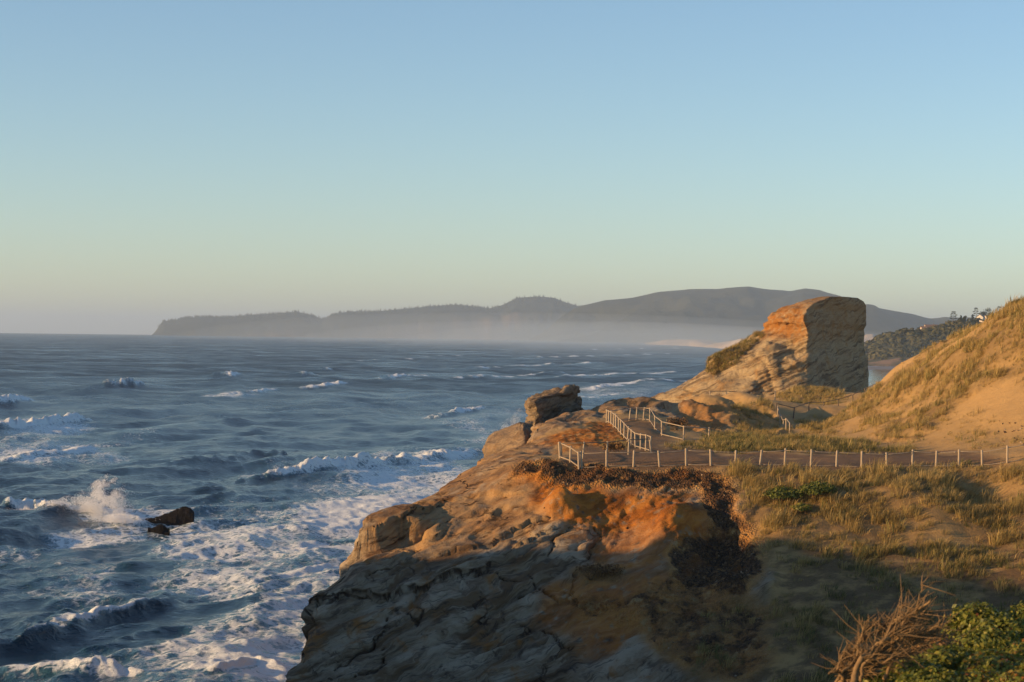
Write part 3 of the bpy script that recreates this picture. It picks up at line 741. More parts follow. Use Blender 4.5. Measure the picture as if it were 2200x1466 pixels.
# ------------------------------------------------------------------ lofted rocks
def loft(levels, per_edge, nz, smooth=3, disp=None, cap=7, crown=0.2, dip=0.42):
    zs = np.array([l[0] for l in levels]); polys = np.array([l[1] for l in levels], float)   # n,k,2
    zz = np.linspace(zs[0], zs[-1], nz)
    rings = []
    for z in zz:
        poly = np.stack([[np.interp(z, zs, polys[:, k, c]) for c in (0, 1)] for k in range(polys.shape[1])])
        nxt = np.roll(poly, -1, 0)
        t = np.linspace(0, 1, per_edge, endpoint=False)[None, :, None]
        ring = (poly[:, None] * (1 - t) + nxt[:, None] * t).reshape(-1, 2)
        for _ in range(smooth): ring = (np.roll(ring, 1, 0) + 2 * ring + np.roll(ring, -1, 0)) / 4
        rings.append(np.c_[ring, np.full(len(ring), z)])
    top = rings[-1]; c = top.mean(0)
    for k in range(1, cap + 1):
        s_ = 1 - k / cap * 0.97
        r_ = c + (top - c) * s_
        r_[:, 2] = top[:, 2] + crown * (1 - s_ ** 2)
        rings.append(r_)
    R = np.array(rings)
    Nn = grid_normals(np.concatenate([R[:, -1:], R, R[:, :1]], 1))[:, 1:-1]
    cen = R.mean((0, 1)); 
    if ((R - cen) * Nn).sum(-1).mean() < 0: Nn = -Nn
    x, y, z = R[..., 0], R[..., 1], R[..., 2]
    R = R + Nn * disp(x, y, z)[..., None]
    return R, Nn

def rock_mat(name, base, dark, light, stain, dipk=0.42, scale=1.0):
    m = M(name)
    sep = m.n.new('ShaderNodeSeparateXYZ'); m.t.links.new(m.pos, sep.inputs[0])
    st = m.math('ADD', m.math('SUBTRACT', sep.outputs[2], m.math('MULTIPLY', sep.outputs[0], dipk)), m.math('MULTIPLY', m.noise(0.2, 3), 3.0))
    cmb = m.n.new('ShaderNodeCombineXYZ'); m.set(cmb.inputs[0], m.math('MULTIPLY', sep.outputs[0], 0.1)); m.set(cmb.inputs[1], m.math('MULTIPLY', sep.outputs[1], 0.1)); m.set(cmb.inputs[2], st)
    band = m.noise(1.0 * scale, 6, 0.68, cmb.outputs[0])
    c = m.ramp(band, [(0.30, dark), (0.43, base), (0.50, light), (0.56, base), (0.62, dark), (0.68, light), (0.8, base)])
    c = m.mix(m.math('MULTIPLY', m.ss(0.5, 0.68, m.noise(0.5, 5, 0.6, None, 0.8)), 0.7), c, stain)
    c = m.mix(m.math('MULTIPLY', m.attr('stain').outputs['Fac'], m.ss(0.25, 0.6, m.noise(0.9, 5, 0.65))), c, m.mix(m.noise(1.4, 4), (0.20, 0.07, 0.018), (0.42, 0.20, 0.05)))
    c = m.mix(m.math('MULTIPLY', m.ss(0.6, 0.75, m.noise(1.3, 5, 0.7)), 0.7), c, dark)
    h = m.math('ADD', m.math('MULTIPLY', band, 0.8), m.math('ADD', m.noise(1.5, 6, 0.7), m.math('MULTIPLY', m.noise(7, 4, 0.7), 0.3)))
    return m.done(m.bsdf(c, 0.92, m.bump(h, 0.8, 0.5), 0.15))
MAT_PIN = rock_mat('pinnacle_sandstone', (0.29, 0.215, 0.13), (0.12, 0.082, 0.05), (0.42, 0.32, 0.19), (0.33, 0.19, 0.075))
MAT_WAVE = rock_mat('wave_rock_sandstone', (0.19, 0.145, 0.10), (0.07, 0.053, 0.04), (0.30, 0.22, 0.135), (0.18, 0.115, 0.06))
MAT_BLACK = rock_mat('wet_black_rock', (0.007, 0.006, 0.0075), (0.004, 0.0035, 0.004), (0.011, 0.009, 0.010), (0.007, 0.0055, 0.006), 0.2, 2.0)

def strata_disp(a, dip=0.42, seed=60, cracks=True):
    def f(x, y, z):
        s_ = z - dip * x + 0.7 * fbm3(x * 0.15, y * 0.15, z * 0.15, 3, seed)
        l = np.tanh(2.6 * (noise2(s_ * 0.9, x * 0.05, seed + 1) + 0.7 * noise2(s_ * 2.3, x * 0.10 + y * 0.1, seed + 2))) + 0.55 * np.tanh(2.5 * noise2(s_ * 5.0, x * 0.25 + y * 0.2, seed + 4))
        r = a * (0.38 * l + 0.62 * fbm3(x * 0.28, y * 0.28, z * 0.28, 5, seed + 3, 0.58))
        if cracks:
            g = noise2((x * 0.8 + y * 0.6) * 0.45, z * 0.05, seed + 7)
            r = r - a * 0.9 * np.clip(0.16 - np.abs(g), 0, 1) / 0.16 * 0.8
        return r
    return f

def px_levels(rows_):
    out = []
    for v, pts in rows_:
        z = W(1700, v, 300)[2]
        out.append((z, [W(u, v, Y)[:2] for u, Y in pts]))
    out.sort(key=lambda q: q[0])
    return out
# the pinnacle: left flank ramps to the sea, near corner, cliff turned to the right, back
lv = px_levels([
    (1150, [(1290, 312), (1500, 296), (1745, 296), (1876, 319), (1860, 345), (1400, 350)]),
    (890, [(1360, 308), (1530, 296), (1745, 297), (1874, 319), (1860, 345), (1460, 350)]),
    (858, [(1405, 306), (1560, 296), (1745, 297), (1872, 319), (1858, 343), (1490, 345)]),
    (838, [(1440, 305), (1590, 297), (1744, 297), (1869, 319), (1855, 340), (1520, 340)]),
    (802, [(1513, 304), (1630, 298), (1742, 298), (1868, 319), (1852, 338), (1580, 336)]),
    (775, [(1518, 304), (1640, 299), (1740, 298), (1866, 319), (1850, 336), (1600, 334)]),
    (758, [(1543, 304), (1650, 300), (1738, 299), (1861, 319), (1848, 334), (1615, 332)]),
    (735, [(1586, 307), (1672, 302), (1738, 299), (1857, 319), (1846, 332), (1640, 330)]),
    (716, [(1618, 308), (1684, 303), (1738, 299), (1859, 319), (1842, 330), (1660, 328)]),
    (706, [(1636, 308), (1686, 303), (1735, 299), (1858, 319), (1842, 329), (1668, 326)]),
    (694, [(1641, 308), (1684, 302), (1730, 298.5), (1863, 318), (1842, 329), (1668, 325)]),
    (680, [(1646, 308), (1684, 303), (1728, 299), (1863, 318), (1840, 328), (1668, 325)]),
    (664, [(1670, 308), (1700, 304), (1734, 301), (1862, 318), (1838, 326), (1680, 322)]),
    (650, [(1706, 308), (1722, 305), (1752, 303), (1863, 317), (1834, 323), (1712, 320)]),
    (641, [(1732, 309), (1744, 306), (1772, 305), (1858, 317), (1828, 322), (1736, 319)]),
    (634, [(1760, 311), (1768, 308), (1792, 307), (1845, 316), (1820, 321), (1764, 318)])])
R, Nn = loft(lv, 36, 210, 10, lambda x, y, z: strata_disp(0.72)(x, y, z) * (1 - 0.5 * sstep(33.5, 36.5, z)) * (1 - 0.84 * sstep(W(1715, 0, 300)[0], W(1765, 0, 300)[0], x)) - 0.30 * sstep(W(1740, 0, 300)[0], W(1775, 0, 300)[0], x) * sstep(0.12, 0.55, noise2(y * 0.30 + 0.05 * z, z * 0.035, 72)), 8, 0.1)
u_, v_ = project(R.reshape(-1, 3))
zz = R[..., 2].ravel(); xx = R[..., 0].ravel()
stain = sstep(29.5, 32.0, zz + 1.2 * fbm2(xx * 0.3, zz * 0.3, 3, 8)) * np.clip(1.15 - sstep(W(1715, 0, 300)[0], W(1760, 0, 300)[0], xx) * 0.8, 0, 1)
mesh_obj('rock_pinnacle', R.reshape(-1, 3), grid_faces(R.shape[0], R.shape[1], True), MAT_PIN, attrs={'stain': ('POINT', stain)},
         label='tall tan sandstone pinnacle with orange cap, seaward ramp and shaded cliff', cat='rock')
PIN = R

def zl(v, Y): return W(1150, v, Y)[2]
lv = [(zl(v, 196), [W(u, v, Y)[:2] for u, Y in pts]) for v, pts in [
    (1150, [(1075, 197), (1118, 191), (1262, 206), (1255, 216), (1085, 208)]),
    (985, [(1098, 197), (1128, 191), (1256, 206), (1250, 215), (1105, 207)]),
    (930, [(1120, 197), (1142, 191), (1252, 206), (1246, 215), (1120, 207)]),
    (905, [(1132, 197), (1149, 191), (1251, 206), (1245, 215), (1130, 206)]),
    (882, [(1137, 197), (1153, 191), (1250, 206), (1243, 214), (1136, 206)]),
    (872, [(1136, 197), (1152, 191), (1249, 206), (1242, 213), (1138, 205)]),
    (863, [(1128, 197), (1148, 191), (1244, 206), (1238, 213), (1135, 205)]),
    (855, [(1131, 197), (1153, 192), (1243, 206), (1236, 212), (1140, 204)]),
    (850, [(1158, 199), (1178, 196), (1243, 206), (1236, 211), (1160, 203)]),
    (846, [(1205, 201), (1213, 200), (1244, 206), (1238, 210), (1200, 204)]),
    (836, [(1219, 202), (1223, 202), (1243, 206), (1240, 208), (1224, 205)])]]
lv.sort(key=lambda q: q[0])
R, Nn = loft(lv, 30, 120, 3, lambda x, y, z: strata_disp(0.48, 0.25, 80, False)(x, y, z) - 0.1 + 0.30 * fbm3(x * 1.1, y * 1.1, z * 1.1, 4, 85, 0.6), 6, 0.05)
mesh_obj('rock_stack', R.reshape(-1, 3), grid_faces(R.shape[0], R.shape[1], True), MAT_WAVE, attrs={'stain': ('POINT', np.zeros(R.shape[0] * R.shape[1]))},
         label='wave-shaped brown rock stack with a shaded face overhanging the surf', cat='rock')
lv = [(zl(v, 178), [W(u, v, Y)[:2] for u, Y in pts]) for v, pts in [
    (1120, [(1030, 180), (1120, 170), (1175, 178), (1165, 192), (1040, 192)]),
    (990, [(1038, 180), (1124, 171), (1170, 178), (1160, 191), (1045, 191)]),
    (972, [(1039, 180), (1126, 172), (1166, 179), (1155, 191), (1045, 190)]),
    (955, [(1047, 180), (1128, 173), (1162, 180), (1150, 190), (1052, 189)]),
    (940, [(1056, 181), (1128, 174), (1158, 181), (1146, 190), (1062, 188)]),
    (926, [(1084, 181), (1126, 176), (1152, 182), (1142, 189), (1090, 187)]),
    (914, [(1106, 182), (1124, 179), (1146, 184), (1138, 188), (1110, 186)])]]
lv.sort(key=lambda q: q[0])
R, Nn = loft(lv, 24, 80, 3, lambda x, y, z: strata_disp(0.26, 0.25, 84, False)(x, y, z) + 0.10 * fbm3(x * 1.1, y * 1.1, z * 1.1, 4, 86, 0.6), 5, 0.05)
mesh_obj('rock_ledge', R.reshape(-1, 3), grid_faces(R.shape[0], R.shape[1], True), MAT_WAVE, attrs={'stain': ('POINT', np.full(R.shape[0] * R.shape[1], 0.15))},
         label='low smooth brown rock ledge sloping down to the surf below the wave-shaped stack', cat='rock')

# dark rocks in the surf
def sea_rock(prof, v_base, thick, label, seed):
    base = sea_point(prof[0][0], v_base); Y = base[1]
    lo = []; n = len(prof)
    sec = []
    for u, vt, vb in prof:
        pt = W(u, vt, Y); pb = W(u, vb, Y)
        zt, zb = pt[2], pb[2] - 0.5
        th = thick * (0.5 + 0.7 * (len(sec) + 0.5) / n)
        ring = []
        for k in range(24):
            a = 2 * math.pi * k / 24
            up = math.cos(a); zc = zb if zb < zt - 0.4 else zt - 0.4
            ring.append((pt[0], Y + th * math.copysign(abs(math.sin(a)) ** 0.6, math.sin(a)) * (1.0 if up < 0 else 0.75), zc + (zt - zc) * up ** 1.3 if up > 0 else zc + 1.6 * up))
        sec.append(ring)
    R = np.array(sec)
    t0 = np.linspace(0, n - 1, 60)
    R = np.stack([[[np.interp(t, np.arange(n), R[:, k, c]) for c in range(3)] for k in range(24)] for t in t0])
    c = R.mean(1, keepdims=True)
    d = R - c
    R = R + d / np.maximum(np.linalg.norm(d, axis=-1, keepdims=True), 1e-6) * (0.28 * fbm3(R[..., 0] * 0.8, R[..., 1] * 0.8, R[..., 2] * 0.8, 4, seed, 0.6))[..., None]
    R = np.concatenate([R[:1] * 0 + R[:1].mean(1, keepdims=True), R, R[-1:] * 0 + R[-1:].mean(1, keepdims=True)])
    return mesh_obj('sea_rock', R.reshape(-1, 3), grid_faces(R.shape[0], 24, True), MAT_BLACK, smooth=False, attrs={'stain': ('POINT', np.zeros(R.shape[0] * 24))}, label=label, cat='rock')
sea_rock([(288, 1119, 1121), (316, 1113, 1121), (345, 1108, 1121), (362, 1104, 1121), (376, 1097, 1120), (392, 1091, 1119), (408, 1087, 1118), (416, 1096, 1117)], 1118, 1.1, 'long black wedge-shaped rock jutting out of the surf beside the spray', 5)
sea_rock([(318, 1134, 1136), (332, 1131.5, 1136), (350, 1131, 1136), (364, 1134, 1136)], 1135, 0.6, 'small black rock barely breaking the water in front of the wedge-shaped rock', 6)

# ------------------------------------------------------------------ far land
def far_land(name, prof, Yf, Yr, Yb, mat, shape, rough, seed, nc=260, nr=30, back_drop=0.35, curve=None):
    us = np.linspace(prof[0][0], prof[-1][0], nc)
    vs = np.interp(us, [p[0] for p in prof], [p[1] for p in prof])
    t = np.linspace(0, 1, nr)
    rowsP = []
    for tk in t:
        row = []
        Yk = Yf + (Yr - Yf) * min(tk / 0.7, 1) + (Yb - Yr) * max((tk - 0.7) / 0.3, 0)
        for uu, vv in zip(us, vs):
            top = W(uu, vv, Yr); base = -(Yk * Yk * 1.05) / (2 * R_EARTH) - 2
            x = top[0] * Yk / Yr
            hh = (top[2] - base)
            k = shape(tk / 0.7) if tk <= 0.7 else 1 - back_drop * ((tk - 0.7) / 0.3)
            row.append((x, Yk, base + hh * k))
        rowsP.append(row)
    R = np.array(rowsP)
    sc = 1.0 / rough[1]
    amt = np.minimum(t / 0.7, 1)[:, None]
    env = np.sin(np.pi * np.clip(amt, 0, 1)) + 0.15
    R[..., 2] += rough[0] * env * fbm2(R[..., 0] * sc, R[..., 1] * sc * 0.5, 5, seed, 0.55)
    R[..., 1] += rough[0] * 2.0 * env * fbm2(R[..., 0] * sc * 2, R[..., 2] * sc, 3, seed + 3)
    o = mesh_obj(name, R.reshape(-1, 3), grid_faces(nr, nc), mat, kind='structure')
    return R
m = M('forest_hill')
c = m.mix(m.noise(0.004, 6, 0.65), (0.010, 0.015, 0.010), (0.075, 0.075, 0.04))
MAT_FHILL = m.done(m.bsdf(c, 0.95, m.bump(m.noise(0.02, 6, 0.7), 0.8, 20.0), 0.1))
m = M('headland_cliff')
sep = m.n.new('ShaderNodeSeparateXYZ'); m.t.links.new(m.pos, sep.inputs[0])
g = m.n.new('ShaderNodeNewGeometry'); sn = m.n.new('ShaderNodeSeparateXYZ'); m.t.links.new(g.outputs['Normal'], sn.inputs[0])
steep = m.math('SUBTRACT', 1.0, m.ss(0.35, 0.75, sn.outputs[2]), clamp=True)
cl = m.mix(m.noise(0.008, 4, 0.6, m.scale(m.pos, (1, 1, 0.25))), (0.06, 0.05, 0.04), (0.30, 0.20, 0.13))
c = m.mix(m.math('MULTIPLY', steep, m.ss(0.4, 0.6, m.noise(0.003, 4, 0.6, m.scale(m.pos, (1, 1, 0.4))))), m.mix(m.noise(0.006, 5), (0.018, 0.022, 0.015), (0.04, 0.045, 0.028)), cl)
MAT_CAPE = m.done(m.bsdf(c, 0.95, m.bump(m.noise(0.02, 5, 0.7), 0.7, 15.0), 0.1))
cliff = lambda t: min(1.0, 0.72 * min(t / 0.22, 1) ** 0.8 + 0.28 * max(0, (t - 0.22) / 0.78) ** 0.8)
slope = lambda t: t ** 0.85
cape = far_land('far_headland', [(326, 721), (334, 712), (342, 700), (352, 690), (400, 684), (470, 683), (540, 676), (600, 672), (640, 670), (672, 678), (692, 686), (720, 676), (750, 670), (800, 670), (860, 665), (930, 658), (980, 655), (1010, 658), (1050, 663), (1080, 655), (1110, 640), (1150, 637), (1190, 640), (1220, 652), (1245, 659), (1300, 668), (1380, 715)],
                13200, 13700, 14600, MAT_CAPE, cliff, (14, 260), 500, 420, 30)
far_land('far_mountain', [(1130, 738), (1180, 700), (1210, 676), (1240, 660), (1300, 645), (1360, 641), (1420, 630), (1480, 622), (1540, 622), (1580, 620), (1610, 618), (1650, 624), (1700, 627), (1730, 623), (1750, 627), (1800, 640), (1870, 658), (1890, 664), (1930, 672), (1960, 680), (1990, 690), (2040, 692), (2100, 693), (2240, 690)],
         9000, 10800, 12500, MAT_FHILL, slope, (95, 900), 520, 300, 34)
far_land('distant_mountain', [(1960, 694), (1995, 690), (2008, 687), (2025, 691), (2045, 688), (2080, 690), (2140, 688), (2260, 680)], 17000, 18500, 21000, MAT_FHILL, slope, (40, 1500), 530, 60, 14)
m = M('pale_sand')
MAT_PSAND = m.done(m.bsdf(m.mix(m.noise(0.02, 4), (0.42, 0.32, 0.22), (0.52, 0.42, 0.31)), 0.95))
# sand spit under the mountains, and bright bare dunes behind the pinnacle
def sand_strip(name, pts, h, seed):
    near_ = np.array([sea_point(u, v) for u, v in pts]); n = len(near_)
    tt = np.linspace(0, n - 1, 80)
    base = np.stack([np.interp(tt, np.arange(n), near_[:, k]) for k in (0, 1)], -1)
    R = []
    for k in range(10):
        f = k / 9
        yy = base[:, 1] * (1 + 0.22 * f); xx_ = base[:, 0] / base[:, 1] * yy
        end = np.clip(np.minimum(np.arange(80), 79 - np.arange(80)) / 12, 0, 1)
        z = -(xx_ ** 2 + yy ** 2) / (2 * R_EARTH) - 1.5 + end * h * math.sin(math.pi * min(f, 0.5)) * (1 + 0.7 * fbm2(xx_ * 0.006, yy * 0.002, 3, seed)) + 1.9 * (f > 0)
        R.append(np.stack([xx_, yy, z], -1))
    R = np.array(R)
    mesh_obj(name, R.reshape(-1, 3), grid_faces(10, 80), MAT_PSAND, kind='structure')
sand_strip('sand_spit', [(1385, 740), (1430, 742), (1480, 744), (1530, 748), (1570, 751), (1620, 757), (1700, 765)], 14, 540)
for prof, Y in [([(1850, 722), (1862, 718), (1875, 717), (1890, 724), (1897, 726)], 6200), ([(1868, 726), (1885, 722), (1905, 719), (1925, 717), (1938, 722)], 6000)]:
    far_land('sand_dune', prof, Y - 150, Y, Y + 200, MAT_PSAND, slope, (2, 60), 551, 40, 8)

# tree fringe on the far headland
m = M('far_conifers')
MAT_FCON = m.done(m.bsdf(m.mix(m.noise(0.01, 2), (0.012, 0.018, 0.012), (0.03, 0.036, 0.02)), 0.95))
fr = np.random.default_rng(5)
FV, FF = [], []
ri = int(0.7 * 29)
for k in range(2600):
    row = ri + int(fr.integers(-7, 5)); c_ = int(fr.integers(6, 419))
    if row < 0: continue
    p = cape[row, c_].copy(); p[0] += fr.uniform(-5, 5)
    h = fr.uniform(8, 20) * (1.25 if fr.random() < 0.15 else 1); r = h * fr.uniform(0.16, 0.28)
    b = len(FV)
    for q in range(5): FV.append((p[0] + r * math.cos(q * 1.2566), p[1] + r * math.sin(q * 1.2566), p[2] - 2))
    FV.append((p[0] + fr.uniform(-1, 1), p[1], p[2] + h))
    for q in range(5): FF.append((b + q, b + (q + 1) % 5, b + 5))
mesh_obj('headland_woods', np.array(FV), FF, MAT_FCON, smooth=False, kind='stuff', label='dark conifer forest along the top of the far headland', cat='forest')

# wooded hill with houses, right of the pinnacle
HB = W(1900, 785, 2200)
hill_prof = [(1780, 770), (1820, 752), (1868, 742), (1880, 733), (1900, 722), (1925, 717), (1950, 712), (1980, 711), (2020, 704), (2045, 695), (2080, 690), (2100, 688), (2140, 690), (2200, 690), (2300, 686), (2450, 680)]
m = M('hill_brush')
sep = m.n.new('ShaderNodeSeparateXYZ'); m.t.links.new(m.pos, sep.inputs[0])
c = m.mix(m.noise(0.05, 5, 0.65), (0.035, 0.042, 0.02), (0.11, 0.10, 0.045))
lowf = m.math('MULTIPLY', m.math('SUBTRACT', 1.0, m.ss(2.0, 16.0, m.math('ADD', sep.outputs[2], m.math('MULTIPLY', m.noise(0.03, 3), -8.0))), clamp=True), m.ss(0.42, 0.55, m.noise(0.02, 3)))
c = m.mix(lowf, c, (0.27, 0.17, 0.10))
MAT_HILL = m.done(m.bsdf(c, 0.95, m.bump(m.noise(0.15, 5, 0.7), 0.8, 4.0)))
hillR = far_land('wooded_hill', hill_prof, 2040, 2330, 2600, MAT_HILL, lambda t: min(1, 0.16 * min(t / 0.06, 1) + 0.84 * max(0, (t - 0.06) / 0.94) ** 0.9), (4, 90), 560, 200, 40, 0.2)
m = M('hill_foliage')
MAT_HFOL = m.done(m.bsdf(m.mix(m.attr('tint').outputs['Fac'], (0.022, 0.032, 0.012), (0.095, 0.085, 0.032)), 0.9))
# brush on the hill: leafy clumps
cl_v, cl_f, cl_t = [], [], []
hr = np.random.default_rng(9)
nb = 0
for k in range(3000):
    i = int(hr.integers(2, 28)); j = int(hr.integers(10, 199))
    p = hillR[i, j]
    if p[2] < 7: continue
    nz = fbm2(np.array([p[0] * 0.02]), np.array([p[1] * 0.02]), 3, 66)[0]
    if nz < -0.25: continue
    R0 = hr.uniform(1.6, 4.2) * (1 + 0.5 * nz); t0 = np.clip(0.45 + 0.4 * nz + hr.uniform(-0.3, 0.3), 0, 1)
    for q in range(14):
        d = hr.normal(size=3); d /= np.linalg.norm(d); d[2] = abs(d[2])
        c0 = p + d * R0 * np.array([1, 1, 0.8]) + (0, 0, R0 * 0.2)
        a = np.cross(d, hr.normal(size=3)); a /= np.linalg.norm(a); b2 = np.cross(d, a)
        s_ = R0 * 0.55
        cl_v += [c0 + s_ * a, c0 - s_ * 0.5 * a + s_ * 0.8 * b2, c0 - s_ * 0.5 * a - s_ * 0.8 * b2]
        cl_f.append((nb, nb + 1, nb + 2)); cl_t += [t0] * 3; nb += 3
mesh_obj('hillside_brush', np.array(cl_v), np.array(cl_f), MAT_HFOL, smooth=False, attrs={'tint': ('POINT', np.array(cl_t))}, kind='stuff', label='olive green brush and trees covering the hillside behind the pinnacle', cat='brush')

def hill_z(x, y):
    d = (hillR[..., 0] - x) ** 2 + (hillR[..., 1] - y) ** 2
    return hillR.reshape(-1, 3)[int(np.argmin(d))][2]

# beach below the hill
m = M('wet_beach_sand')
sheen = m.ss(0.45, 0.6, m.noise(0.012, 3, 0.5, m.scale(m.pos, (0.4, 1.6, 1))))
MAT_BEACH = m.done(m.bsdf(m.mix(sheen, (0.20, 0.16, 0.125), (0.11, 0.10, 0.09)), m.math('SUBTRACT', 0.75, m.math('MULTIPLY', sheen, 0.6)), None, 0.5))
bp = np.array([sea_point(u, v) for u, v in [(1700, 795), (1780, 796), (1860, 797), (1900, 796), (1960, 797), (2050, 800), (2200, 806)]])
tt = np.linspace(0, 6, 60)
base = np.stack([np.interp(tt, np.arange(7), bp[:, k]) for k in (0, 1)], -1)
R = []
for k in range(12):
    f = k / 11
    yy = base[:, 1] + (2260 - base[:, 1]) * f; xx_ = base[:, 0] / base[:, 1] * yy
    R.append(np.stack([xx_, yy, -0.45 + 0.25 * np.sin(xx_ * 0.05) * (1 - f) + 3.0 * f ** 0.8 - 0.3], -1))
R = np.array(R)
mesh_obj('beach', R.reshape(-1, 3), grid_faces(12, 60), MAT_BEACH, kind='structure')

# ------------------------------------------------------------------ houses and trees on the hill
m = M('cream_wall'); MAT_WALL = m.done(m.bsdf(m.mix(m.noise(0.8, 3), (0.55, 0.46, 0.38), (0.62, 0.53, 0.44)), 0.85))
m = M('white_wall'); MAT_WWALL = m.done(m.bsdf(m.mix(m.noise(0.8, 3), (0.60, 0.56, 0.50), (0.70, 0.66, 0.60)), 0.85))
m = M('brown_roof'); MAT_ROOF = m.done(m.bsdf(m.mix(m.noise(1.2, 3), (0.22, 0.13, 0.09), (0.32, 0.20, 0.13)), 0.85))
m = M('window_glass'); MAT_GLASS = m.done(m.bsdf((0.03, 0.035, 0.04), 0.08, None, 0.6))
m = M('trim_paint'); MAT_TRIM = m.done(m.bsdf(m.mix(m.noise(3), (0.7, 0.66, 0.6), (0.78, 0.75, 0.7)), 0.6))
m = M('grey_roof'); MAT_GROOF = m.done(m.bsdf(m.mix(m.noise(1.2, 3), (0.10, 0.10, 0.10), (0.16, 0.155, 0.15)), 0.85))
def house(u, v, Y, w, d, h, rh, yaw, wall, roof, label, wings=()):
    p = W(u, v, Y)
    e = empty('house', (p[0], p[1], p[2] - h - rh), math.radians(yaw), label=label, cat='house', group='houses on the wooded hill')
    def block(x0, y0, w, d, h, rh):
        b = Bag(); b.box((x0 - w / 2, y0 - d / 2, -6), (x0 + w / 2, y0 + d / 2, h))
        b.add([(x0 - w / 2 + .02, y0 - d / 2 + .02, h), (x0 - w / 2 + .02, y0 + d / 2 - .02, h), (x0 - w / 2 + .02, y0, h + rh - .05), (x0 + w / 2 - .02, y0 - d / 2 + .02, h), (x0 + w / 2 - .02, y0 + d / 2 - .02, h), (x0 + w / 2 - .02, y0, h + rh - .05)], [(0, 1, 2), (3, 5, 4), (0, 2, 5, 3), (1, 4, 5, 2)])
        b.build('wall', wall, e)
        r = Bag(); o = 0.5; t = 0.25
        v = []
        for xx_ in (x0 - w / 2 - o, x0 + w / 2 + o):
            v += [(xx_, y0 - d / 2 - o, h - o * 2 * rh / d + .02), (xx_, y0, h + rh + .02), (xx_, y0 + d / 2 + o, h - o * 2 * rh / d + .02), (xx_, y0 + d / 2 + o, h - o * 2 * rh / d + t), (xx_, y0, h + rh + t), (xx_, y0 - d / 2 - o, h - o * 2 * rh / d + t)]
        r.add(v, [(0, 1, 2, 3, 4, 5), (11, 10, 9, 8, 7, 6), (0, 6, 7, 1), (1, 7, 8, 2), (2, 8, 9, 3), (3, 9, 10, 4), (4, 10, 11, 5), (5, 11, 6, 0)])
        r.build('roof', roof, e)
        nw = max(2, int(w / 3))
        for k in range(nw):
            cx = x0 - w / 2 + (k + 0.5) * w / nw
            for z0 in ([h - 2.2] if h < 4.5 else [h - 2.2, h - 4.9]):
                f = Bag(); f.box((cx - .75, y0 - d / 2 - .10, z0), (cx + .75, y0 - d / 2 + .05, z0 + 1.5))
                fo_ = f.build('window', MAT_TRIM, e)
                g_ = Bag(); g_.box((cx - .62, y0 - d / 2 - .13, z0 + .12), (cx + .62, y0 - d / 2 - .08, z0 + 1.38)); g_.build('pane', MAT_GLASS, fo_)
        f = Bag(); f.box((x0 - w / 2 - .10, y0 - .9, h - 2.2), (x0 - w / 2 + .05, y0 + .9, h - .6)); fo_ = f.build('window', MAT_TRIM, e)
        g_ = Bag(); g_.box((x0 - w / 2 - .13, y0 - .76, h - 2.08), (x0 - w / 2 - .08, y0 + .76, h - .72)); g_.build('pane', MAT_GLASS, fo_)
    block(0, 0, w, d, h, rh)
    for wg in wings: block(*wg)
    c = Bag(); c.box((w * 0.2, 0.4, h), (w * 0.2 + 0.9, 1.3, h + rh + 1.0)); c.build('chimney', roof, e)
    return e
house(2000, 698, 2315, 15, 8, 5.5, 2.8, 12, MAT_WALL, MAT_ROOF, 'long cream house with brown roof standing alone on the hilltop brush', [(-9.5, -2, 7, 6, 3.8, 2.4)])
house(2107, 676, 2345, 8, 8, 6.5, 3.0, 60, MAT_WWALL, MAT_GROOF, 'tall white gabled house in front of the dark round trees')
house(2124, 678, 2370, 9, 7, 5, 2.6, 20, MAT_WALL, MAT_GROOF, 'small pale house half hidden behind the round trees', ())
house(2155, 686, 2330, 10, 7, 4.2, 2.4, -15, MAT_WALL, MAT_GROOF, 'low pale house at the foot of the tall bare-trunked pine')
a, b = W(2104, 689, 2300), W(2143, 700, 2270)
w_ = Bag(); n = 14
for k in range(n):
    p = a + (b - a) * k / n; q = a + (b - a) * (k + 1) / n
    w_.add([p + (0, 0, -1.2), q + (0, 0, -1.2), q + (0, 0, .4), p + (0, 0, .4), p + (0, .5, -1.2), q + (0, .5, -1.2), q + (0, .5, .4), p + (0, .5, .4)], [(0, 1, 2, 3), (5, 4, 7, 6), (3, 2, 6, 7)])
w_.build('retaining_wall', MAT_WALL, label='pale low wall running down the slope in front of the hilltop houses', cat='wall')

